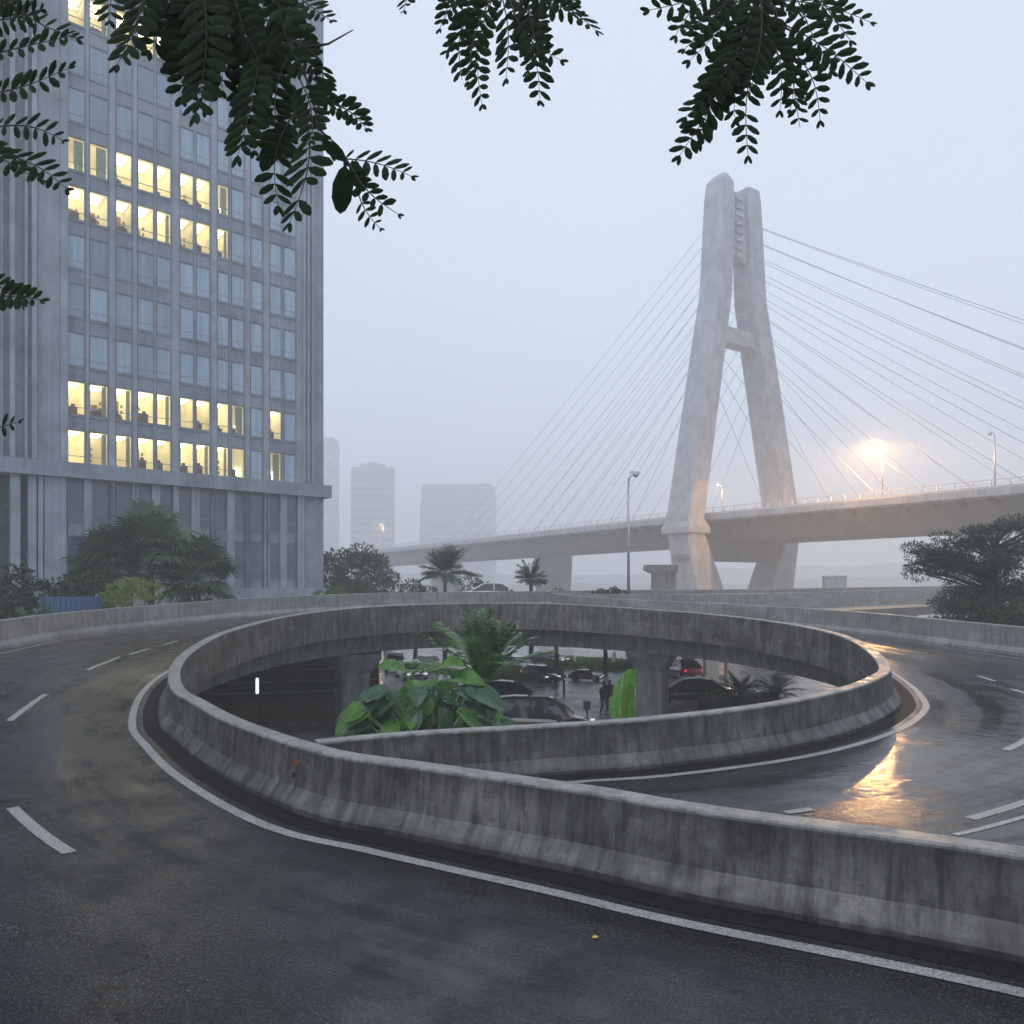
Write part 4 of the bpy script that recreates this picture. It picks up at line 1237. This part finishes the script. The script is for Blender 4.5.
    m = MB(); m.box(2.26, 2.31, -.4, .4, .42, .58); m.build('grille', M_DARKMETAL, t)
    return t
build_car((P(541, 0, 34).x, 34.0, GZ), R(-8), M_BLACK, 'black SUV with headlights on, nearest car below the loop', True)
x, y = gp(505, 712); build_car((x, y+1, GZ), R(-35), M_BLACK, 'black sedan half hidden behind the palm and the black SUV')
x, y = gp(540, 681); build_car((x, y, GZ), R(-60), M_GREY, 'grey car with bright headlights beside the grass island', sc=.75)
x, y = gp(586, 680.5); build_car((x, y, GZ), R(-20), M_GREY, 'dark grey sedan alone on the wet car park', sc=.52)
x, y = gp(690, 703); build_car((x, y, GZ), R(172), M_BLUE, 'navy blue sedan right of the ramp column')
x, y = gp(530, 671); build_car((x-1, y, GZ), R(-50), M_WHITE, 'white car parked behind the palm fronds', sc=.8)
x, y = gp(548, 664); build_car((x, y, GZ), R(-30), M_BLUE, 'small blue car at the back of the car park', sc=.75)
x, y = gp(411, 679); build_car((x, y, GZ), R(-70), M_WHITE, 'white car between the left column and the elephant ear plant', sc=.9)
x, y = gp(425, 672); build_car((x, y, GZ), R(-100), M_GREY, 'grey car behind the white car near the left column', sc=.85)
x, y = gp(395, 671); build_car((x, y, GZ), R(-80), M_WHITE, 'white van-like car deepest behind the left column', True, sc=.85)
x, y = gp(683, 677); build_car((x, y, GZ), R(100), M_RED, 'red car with glowing tail lights seen under the ramp', sc=.9)
# white car passing beyond the far wall
build_car((P(497, 0, 58).x, 58, EYE+.34-1.45), R(4), M_WHITE, 'white car on the road beyond the far wall under the bridge', group=None)
# road it drives on
m = MB(); zc = EYE+.34-1.45; m.box(-14, 16, 56.5, 61.5, zc-.5, zc); [m.box(x-.4, x+.4, 58.6, 59.4, GZ, zc-.5) for x in (-13, -2.5, 13)]; tag(m.build('causeway', M_DECKC), 'low concrete deck carrying the white car beyond the far wall', 'causeway')

def post(px, py0, py1, d, r_, mat, name, label, cat):
    m = MB(); z0, z1 = EYE-(py0-HY)/F*d, EYE-(py1-HY)/F*d
    x = P(px, 0, d).x
    m.lathe((x, d, min(z0, GZ)), [(r_, 0), (r_, z1-min(z0, GZ)-r_), (r_*.7, z1-min(z0, GZ))], 10)
    return tag(m.build(name, mat), label, cat)
post(564, 693, 680, 49, .07, M_DARKMETAL, 'bollard', 'thin black bollard on the car park before the grass', 'bollard')
post(575, 664, 655, 66, .1, M_WHITE, 'bollard', 'short white bollard on the grass strip', 'bollard')
post(614, 663, 651, 66, .16, M_WHITE, 'post', 'white post right of the short white bollard', 'post')
# ticket post
t = empty('ticket_machine', (P(587, 0, 31).x, 31, GZ), 0, 'small black box on a thin post beside the front of the black SUV', 'ticket machine')
zt = yz(702, 31)
m = MB(); m.tube([(0, 0, 0), (.03, 0, zt*.6), (0, 0, zt-.3)], .035, 8); m.build('post', M_DARKMETAL, t)
m = MB(); m.box(-.13, .13, -.1, .1, zt-.3, zt); m.box(-.15, .15, -.12, .12, zt, zt+.03); m.build('housing', M_DARKMETAL, t)
# planter
x, y = gp(735, 712)
pl = empty('planter', (x, y, GZ), R(8), 'long dark planter box filled with low green plants right of the column', 'planter')
m = MB(); m.box(-1.7, 2.6, -.8, .8, 0, .62); m.box(-1.76, 2.66, -.86, -.7, .62, .7); m.box(-1.76, 2.66, .7, .86, .62, .7); m.box(-1.76, -1.6, -.7, .7, .62, .7); m.build('box', M_DKC, pl)
m = MB(); rs = random.Random(4)
for k in range(12): clump(m, (-1.5+k*.35, rs.uniform(-.4, .4), .8), .4, 70, .16, .09, rs, .6)
m.build('plants', M_LEAF_BAN if False else leafmat('planter_leaf', (.05, .13, .02), (.14, .26, .04), .5, 3), pl)
for (dx, dy, hh, sd3, lb) in ((.4, .4, .9, 5, 'dark spiky cycad standing in the planter, left one'), (2.2, .2, 1.2, 6, 'dark spiky cycad at the right end of the planter')):
    feather_palm('cycad', (x+dx, y+dy, GZ+.6), .35, 24, 1.3, lb, 'cycad', sd3, M_PINE, (5, 70), wl=.3, lw=.05)
for (px, w_, lb) in ((711, .85, 'beige square pillar behind the planter, left one'), (732, .8, 'grey square pillar behind the planter, right one')):
    m = MB(); xx = P(px, 0, 52).x; m.box(xx-w_/2, xx+w_/2, 51.6, 52.4, GZ, GZ+3.9); m.box(xx-w_/2-.08, xx+w_/2+.08, 51.5, 52.5, GZ+3.9, GZ+4.2)
    tag(m.build('pillar', plain('beige_render', (.42, .38, .33), .8, var=.15)), lb, 'pillar')
# pier stub with cap and small kiosk beyond the wall
t = empty('pier_stub', (P(660, 0, 105).x, 105, GZ), 0, 'grey concrete pier with a wide cap left of the pylon foot', 'pier')
m = MB(); m.box(-1.0, 1.9, -1, 1, 0, yz(573, 105)); m.build('shaft', M_DECKC, t)
m = MB(); z = yz(573, 105); m.hexa([(-1.3, -1.2, z), (2, -1.2, z), (2, 1.2, z), (-1.3, 1.2, z)], [(-2, -1.3, z+.4), (2.1, -1.3, z+.4), (2.1, 1.3, z+.4), (-2, 1.3, z+.4)]); m.box(-2, 2.1, -1.3, 1.3, z+.4, yz(565, 105)); m.build('cap', M_DECKC, t)
t = empty('kiosk', (P(834.5, 0, 118).x, 118, EYE-.3), 0, 'small square glazed kiosk on the far ramp right of the pylon', 'kiosk')
m = MB()
for sx in (-1.3, 1.3):
    for sy in (-1, 1): m.box(sx-.08, sx+.08, sy-.08, sy+.08, -3.0, 1.9)
m.box(-1.45, 1.45, -1.15, 1.15, 1.9, 2.1); m.box(-1.3, 1.3, -1, 1, -3.0, .3); m.build('frame', M_METAL, t)
m = MB(); m.box(-1.2, 1.2, -.98, .98, .3, 1.9); m.build('glazing', M_GLASS, t)

# ------------------------------------------------------------------ people
def person(loc, rz, label, top, legc, seed, bag=False, h=1.72):
    me = bpy.data.meshes.new('person'); s = h/1.75
    J = dict(pel=(0,0,.95), belly=(0,0,1.1), chest=(0,.01,1.32), neck=(0,.0,1.48), head0=(0,.02,1.56), head=(0,.03,1.66), htop=(0,.02,1.74),
             hipL=(-.09,0,.92), kneeL=(-.10,.16,.50), ankL=(-.10,.02,.09), toeL=(-.10,.18,.04), hipR=(.09,0,.92), kneeR=(.10,-.02,.49), ankR=(.10,-.26,.12), toeR=(.10,-.14,.03),
             shL=(-.18,0,1.42), elL=(-.24,-.10,1.14), wrL=(-.22,.04,.92), haL=(-.21,.08,.84), shR=(.18,0,1.42), elR=(.25,.04,1.15), wrR=(.20,.20,1.0), haR=(.18,.26,.95))
    rad = dict(pel=.14, belly=.125, chest=.155, neck=.055, head0=.07, head=.10, htop=.06, hipL=.10, kneeL=.065, ankL=.042, toeL=.035, hipR=.10, kneeR=.065, ankR=.042, toeR=.035,
               shL=.07, elL=.05, wrL=.035, haL=.032, shR=.07, elR=.05, wrR=.035, haR=.032)
    E = [('pel','belly'),('belly','chest'),('chest','neck'),('neck','head0'),('head0','head'),('head','htop'),('pel','hipL'),('hipL','kneeL'),('kneeL','ankL'),('ankL','toeL'),('pel','hipR'),('hipR','kneeR'),('kneeR','ankR'),('ankR','toeR'),
         ('chest','shL'),('shL','elL'),('elL','wrL'),('wrL','haL'),('chest','shR'),('shR','elR'),('elR','wrR'),('wrR','haR')]
    K = list(J); me.from_pydata([tuple(c*s for c in J[k]) for k in K], [(K.index(a), K.index(b)) for a, b in E], [])
    o = bpy.data.objects.new('person', me); COL.objects.link(o); o.location = loc; o.rotation_euler = (0, 0, rz)
    sk = o.modifiers.new('skin', 'SKIN'); sl = me.skin_vertices[0].data
    for i, k in enumerate(K): sl[i].radius = (rad[k]*s, rad[k]*s*.85); sl[i].use_root = (k == 'pel')
    sub = o.modifiers.new('sub', 'SUBSURF'); sub.levels = 1; sub.render_levels = 1
    me.materials.append(top)
    tag(o, label, 'person')
    m = MB(); m.lathe((0, .01*s, 1.66*s), [(.105*s, -.03*s), (.112*s, .02*s), (.08*s, .085*s), (.02*s, .11*s)], 12); m.build('hair', M_DARKMETAL, o, True)
    m = MB(); m.lathe((0, 0, .78*s), [(.19*s, 0), (.20*s, .15*s), (.17*s, .35*s), (.21*s, .55*s), (.18*s, .66*s), (.07*s, .71*s)], 14); m.build('coat', top, o, True)
    return o
M_COAT = plain('dark_coat', (.012, .014, .02), .8, var=.3, scale=6); M_COAT2 = plain('charcoal_coat', (.03, .03, .035), .8)
x, y = gp(604, 716); person((x, y, GZ), R(200), 'person in a long dark coat walking across the wet car park', M_COAT, M_COAT, 1)
x, y = gp(612, 714); person((x, y+1.0, GZ), R(170), 'second walking person in charcoal partly hidden by the banana leaf', M_COAT2, M_COAT2, 2, h=1.62)

# ------------------------------------------------------------------ small marks on the near barrier and road
# spalled hole and drain in the near barrier face
def near_face(px, py):
    """intersection of the view ray with the road-side face of the barrier; returns point, normal, tangent"""
    best = None
    for i in np.arange(3*ND, 9*ND, .25):
        i0 = int(i); f = i-i0; p = Vd[i0]*(1-f)+Vd[i0+1]*f; n = nV[i0]
        for h in np.arange(.1, .8, .02):
            off = .34-(h-.27)/.53*.055 if h > .27 else .34+(.27-h)/.2*.16
            q = (p[0]+n[0]*off, p[1]+n[1]*off, p[2]+h); pr_ = proj(q)
            e = (pr_[0]-px)**2+(pr_[1]-py)**2
            if best is None or e < best[0]: best = (e, Vector(q), Vector((n[0], n[1], 0)), h)
    return best[1], best[2]
M_BRICK = plain('exposed_brick', (.16, .06, .03), .9, var=.5, scale=20)
q, n = near_face(297, 762); tt = Vector((-n.y, n.x, 0))
m = MB(); rs = random.Random(9); ring_ = []
for k in range(14):
    a = 2*math.pi*k/14; rr = rs.uniform(.8, 1.15)
    ring_.append(q+n*.012+tt*math.cos(a)*.115*rr+Vector((0, 0, 1))*(math.sin(a)*.04*rr+.01*math.cos(a*2)))
back = [p-n*.03 for p in ring_]
m.add(ring_+back, [tuple(range(14))]+[(k, (k+1) % 14, 14+(k+1) % 14, 14+k) for k in range(14)])
o = m.build('spall', M_BRICK, ring); o['label'] = 'rust brown broken patch in the near barrier face'
q, n = near_face(293, 775); tt = Vector((-n.y, n.x, 0)); m = MB()
m.hexa([q+n*.012+tt*a+Vector((0, 0, b)) for a, b in ((-.035, -.03), (.035, -.03), (.035, .03), (-.035, .03))], [q-n*.02+tt*a+Vector((0, 0, b)) for a, b in ((-.035, -.03), (.035, -.03), (.035, .03), (-.035, .03))])
m.build('drain_hole', M_DARKMETAL, ring)
# fallen leaf
d = EYE*F/(939-HY); x = (595-512)/F*d
m = MB(); m.add([(x-.03, d, .012), (x, d-.03, .02), (x+.035, d+.01, .014), (x, d+.03, .024)], [(0, 1, 2, 3)])
tag(m.build('fallen_leaf', plain('yellow_leaf', (.6, .38, .03), .5)), 'tiny yellow fallen leaf lying on the near road', 'leaf')

# ------------------------------------------------------------------ overhanging tree (its trunk stands behind the camera)
ot = empty('overhanging_tree', (-5.2, -3.2, 0), 0, 'dark feathery-leaved tree whose twigs hang into the top of the view', 'tree')
OT = Vector(ot.location)
def frond(m, sm, a, b, Lf, rs, n=13, sag=.0, wr=.40, roll=None):
    a = Vector(a); b = Vector(b); L = (b-a).length
    nrm = Vector((rs.uniform(-.5, .5), -1, rs.uniform(-.4, .5))).normalized() if roll is None else roll
    pts = []
    side0 = (b-a).normalized().cross(nrm).normalized()
    bend = rs.uniform(-.10, .10)*L
    for j in range(n+1):
        t = j/n; pts.append(a.lerp(b, t)+side0*math.sin(math.pi*t)*bend+Vector((0, 0, sag*math.sin(math.pi*t))))
    sm.tube(pts, [.0035*(1-.7*j/n) for j in range(n+1)], 4)
    for j in range(1, n+1):
        t = j/n; tt = (pts[j]-pts[j-1]).normalized(); sd2 = tt.cross(nrm).normalized()
        ll = Lf*(math.sin(math.pi*(.16+.72*t))**.7)*rs.uniform(.8, 1.1)
        if rs.random() < .04: continue
        for s in ((-1, 1) if j < n else (-.35, .35)):
            dd = (sd2*s+tt*(.45+.5*t)+nrm*rs.uniform(-.25, .2)).normalized()
            w = ll*wr; c = pts[j]; s2 = dd.cross(nrm).normalized(); cup = nrm*w*.15
            k = rs.uniform(.85, 1.1)
            m.add([c, c+dd*ll*.28+s2*w*.42*k, c+dd*ll*.68+s2*w*.5*k, c+dd*ll*.93+s2*w*.22, c+dd*ll, c+dd*ll*.93-s2*w*.22, c+dd*ll*.68-s2*w*.5*k, c+dd*ll*.28-s2*w*.42*k, c+dd*ll*.5+cup],
                  [(0, 1, 8), (1, 2, 8), (2, 3, 8), (3, 4, 8), (4, 5, 8), (5, 6, 8), (6, 7, 8), (7, 0, 8)])
def obt(m, name, mat, parent, smooth=False):
    m.v = [tuple(Vector(p)-OT) for p in m.v]; return m.build(name, mat, parent, smooth)
clusters = {
 'left': [((-30, 60), (70, 36), .045), ((-25, 95), (68, 68), .05), ((-20, 130), (62, 140), .05), ((-20, 150), (66, 188), .055), ((-30, 110), (40, 180), .05), ((-10, -20), (76, 38), .05), ((-20, 0), (20, 16), .04), ((-25, 300), (40, 300), .05), ((-30, 272), (22, 305), .04), ((-40, 422), (18, 422), .04), ((-20, 20), (40, 10), .045)],
 'big': [((150, -40), (118, 64), .07), ((160, -30), (128, 48), .07), ((200, -30), (196, 112), .085), ((220, -20), (182, 96), .075), ((215, 10), (205, 105), .07), ((240, 0), (222, 90), .07), ((190, -40), (150, 50), .07), ((250, -20), (246, 80), .07),
         ((262, 40), (238, 155), .075), ((270, 60), (254, 150), .06), ((285, 60), (282, 150), .07), ((305, 110), (290, 222), .075), ((296, 110), (278, 205), .06), ((275, -20), (300, 70), .07), ((290, -20), (318, 78), .065), ((255, -30), (275, 60), .07), ((300, 20), (316, 70), .05), ((170, -50), (170, 40), .07), ((230, -30), (262, 66), .07),
         ((318, 100), (366, 128), .045), ((335, 158), (411, 176), .05), ((350, 165), (398, 214), .04), ((355, 170), (380, 228), .035), ((290, -10), (330, 20), .045), ((210, -40), (230, 60), .08), ((160, -50), (200, 40), .07), ((130, -40), (110, 20), .06),
         ((270, 20), (250, 118), .08), ((240, 20), (268, 110), .075), ((300, 80), (312, 140), .06), ((205, 0), (172, 60), .07), ((320, 60), (330, 110), .04), ((180, -60), (232, 40), .08), ((250, -40), (300, 24), .08)],
 'mid': [((500, -20), (482, 104), .05), ((505, -20), (540, 100), .055), ((520, -20), (596, 30), .05), ((490, -25), (448, 50), .05), ((510, 0), (560, 60), .045), ((430, -40), (404, 10), .035), ((470, -40), (440, 28), .04), ((500, -10), (506, 78), .05), ((540, -40), (575, 14), .045), ((480, -20), (462, 80), .045), ((520, -10), (528, 70), .05)],
 'right': [((760, -20), (680, 155), .065), ((735, -30), (650, 10), .05), ((730, -10), (676, 35), .045), ((765, 30), (748, 155), .05), ((770, 10), (700, 140), .06), ((775, 20), (866, 82), .055), ((770, 0), (870, 22), .045), ((780, 40), (820, 120), .045), ((790, 30), (800, 128), .045), ((775, 20), (716, 90), .055), ((760, -10), (750, 80), .06),
           ((800, -30), (850, 40), .05), ((760, 20), (780, 110), .05), ((740, -20), (712, 70), .05), ((755, 30), (735, 120), .05), ((790, -20), (830, 70), .05), ((745, -30), (690, 60), .05)],
}
DB = {'left': 2.7, 'big': 3.0, 'mid': 3.6, 'right': 3.2}
hubs = {'left': [(-60, -40), (-40, 120), (-60, 300), (-70, 430)], 'big': [(150, -60), (230, -40), (290, 40), (320, 130), (352, 168)], 'mid': [(510, -60), (505, -20)], 'right': [(780, -70), (768, 0), (778, 30)]}
rs = random.Random(21)
bm_ = MB()
root = Vector((-5.2, -3.2, 0)); fork = Vector((-4.6, -1.6, 5.2))
bm_.tube([root, root+Vector((.15, .3, 2.0)), root+Vector((.3, .9, 3.8)), fork], [.28, .24, .19, .15], 12)
for nm, fl in clusters.items():
    d0 = DB[nm]; m = MB(); sm = MB()
    for (a, b, lf) in fl:
        dd = d0+rs.uniform(-.3, .3)
        frond(m, sm, P(a[0], a[1], dd), P(b[0], b[1], dd-.12), lf*1.5*dd/3.0, rs, n=max(8, int(math.hypot(a[0]-b[0], a[1]-b[1])/9.5)))
    if nm in ('mid', 'right'):
        for (a, b, lf) in fl[::2]:
            dd = d0+rs.uniform(-.3, .3); k = .8+rs.uniform(-.1, .1)
            b2 = (a[0]+(b[0]-a[0])*k+rs.uniform(-16, 16), a[1]+(b[1]-a[1])*k+rs.uniform(-10, 6))
            frond(m, sm, P(a[0]+rs.uniform(-8, 8), a[1], dd), P(b2[0], b2[1], dd-.1), lf*1.4*dd/3.0, rs, n=max(8, int(math.hypot(a[0]-b2[0], a[1]-b2[1])/9.5)))
    if nm == 'big':
        for (a, b, w) in (((283, 122), (262, 172), .07), ((345, 165), (340, 214), .075), ((308, 98), (334, 84), .06), ((352, 160), (364, 192), .06), ((300, 90), (286, 112), .05), ((322, 140), (345, 160), .05)):
            A = P(a[0], a[1], 2.9); B = P(b[0], b[1], 2.9); dv = (B-A); L = dv.length; dv.normalize(); sv = dv.cross(Vector((.1, -1, .1))).normalized()
            pr = [(0, 0), (.12, .55), (.4, 1), (.7, .95), (.92, .5), (1, 0)]
            vs = [A+dv*L*t+sv*w*k*.5 for t, k in pr]+[A+dv*L*t-sv*w*k*.5 for t, k in pr[1:-1]][::-1]
            m.add(vs, [tuple(range(len(vs)))])
        sm.tube([P(300, 48, 3), P(328, 44, 3), P(353, 30, 3)], [.006, .004, .002], 5)
        for c in ((333, 152), (338, 156), (334, 157)): sm.lathe(tuple(P(c[0], c[1], 2.95)), [(.004, -.014), (.013, 0), (.004, .014)], 8)
    obt(m, 'foliage', M_LEAF_FG, ot); 
    for (a, b, lf) in fl: pass
    hb_ = [P(x, y, d0) for x, y in hubs[nm]]
    for i in range(len(hb_)-1):
        if nm != 'left': sm.tube([hb_[i], hb_[i].lerp(hb_[i+1], .5)+Vector((.01, 0, .01)), hb_[i+1]], [.016/(i+1), .013/(i+1), .01/(i+1)], 7)
    for (a, b, lf) in fl:
        A = P(a[0], a[1], d0); h_ = min(hb_, key=lambda q: (q-A).length); sm.tube([h_, h_.lerp(A, .5)+Vector((0, 0, .01)), A], [.006, .005, .004], 5)
    o = obt(sm, 'twigs', M_BARK, ot, True); o['kind'] = 'stuff'
    if nm == 'left':
        for h_ in hb_: bm_.tube([fork+Vector((0, .2, -.3)), h_.lerp(fork, .5)+Vector((-.3, 0, .3)), h_], [.05, .03, .012], 7)
    else:
        up = hb_[0]+Vector((0, 0, .35)); mid = fork.lerp(up, .5)+Vector((0, 0, .7))
        bm_.tube([fork, mid, up, hb_[0]], [.1, .06, .03, .016], 8)
obt(bm_, 'trunk', M_BARK, ot, True)

# ------------------------------------------------------------------ haze
m = MB(); m.box(-1510, 1510, -1510, 1510, GZ-1, 150)
hz = m.build('haze', bpy.data.materials.new('haze'))
mt = hz.data.materials[0]; mt.use_nodes = True; nt = mt.node_tree; nt.nodes.clear()
out = nt.nodes.new('ShaderNodeOutputMaterial'); pv = nt.nodes.new('ShaderNodeVolumePrincipled')
pv.inputs['Color'].default_value = (.998, .998, 1.0, 1); pv.inputs['Density'].default_value = .0025; pv.inputs['Anisotropy'].default_value = .2
nt.links.new(pv.outputs[0], out.inputs['Volume'])
tag(hz, kind='stuff')
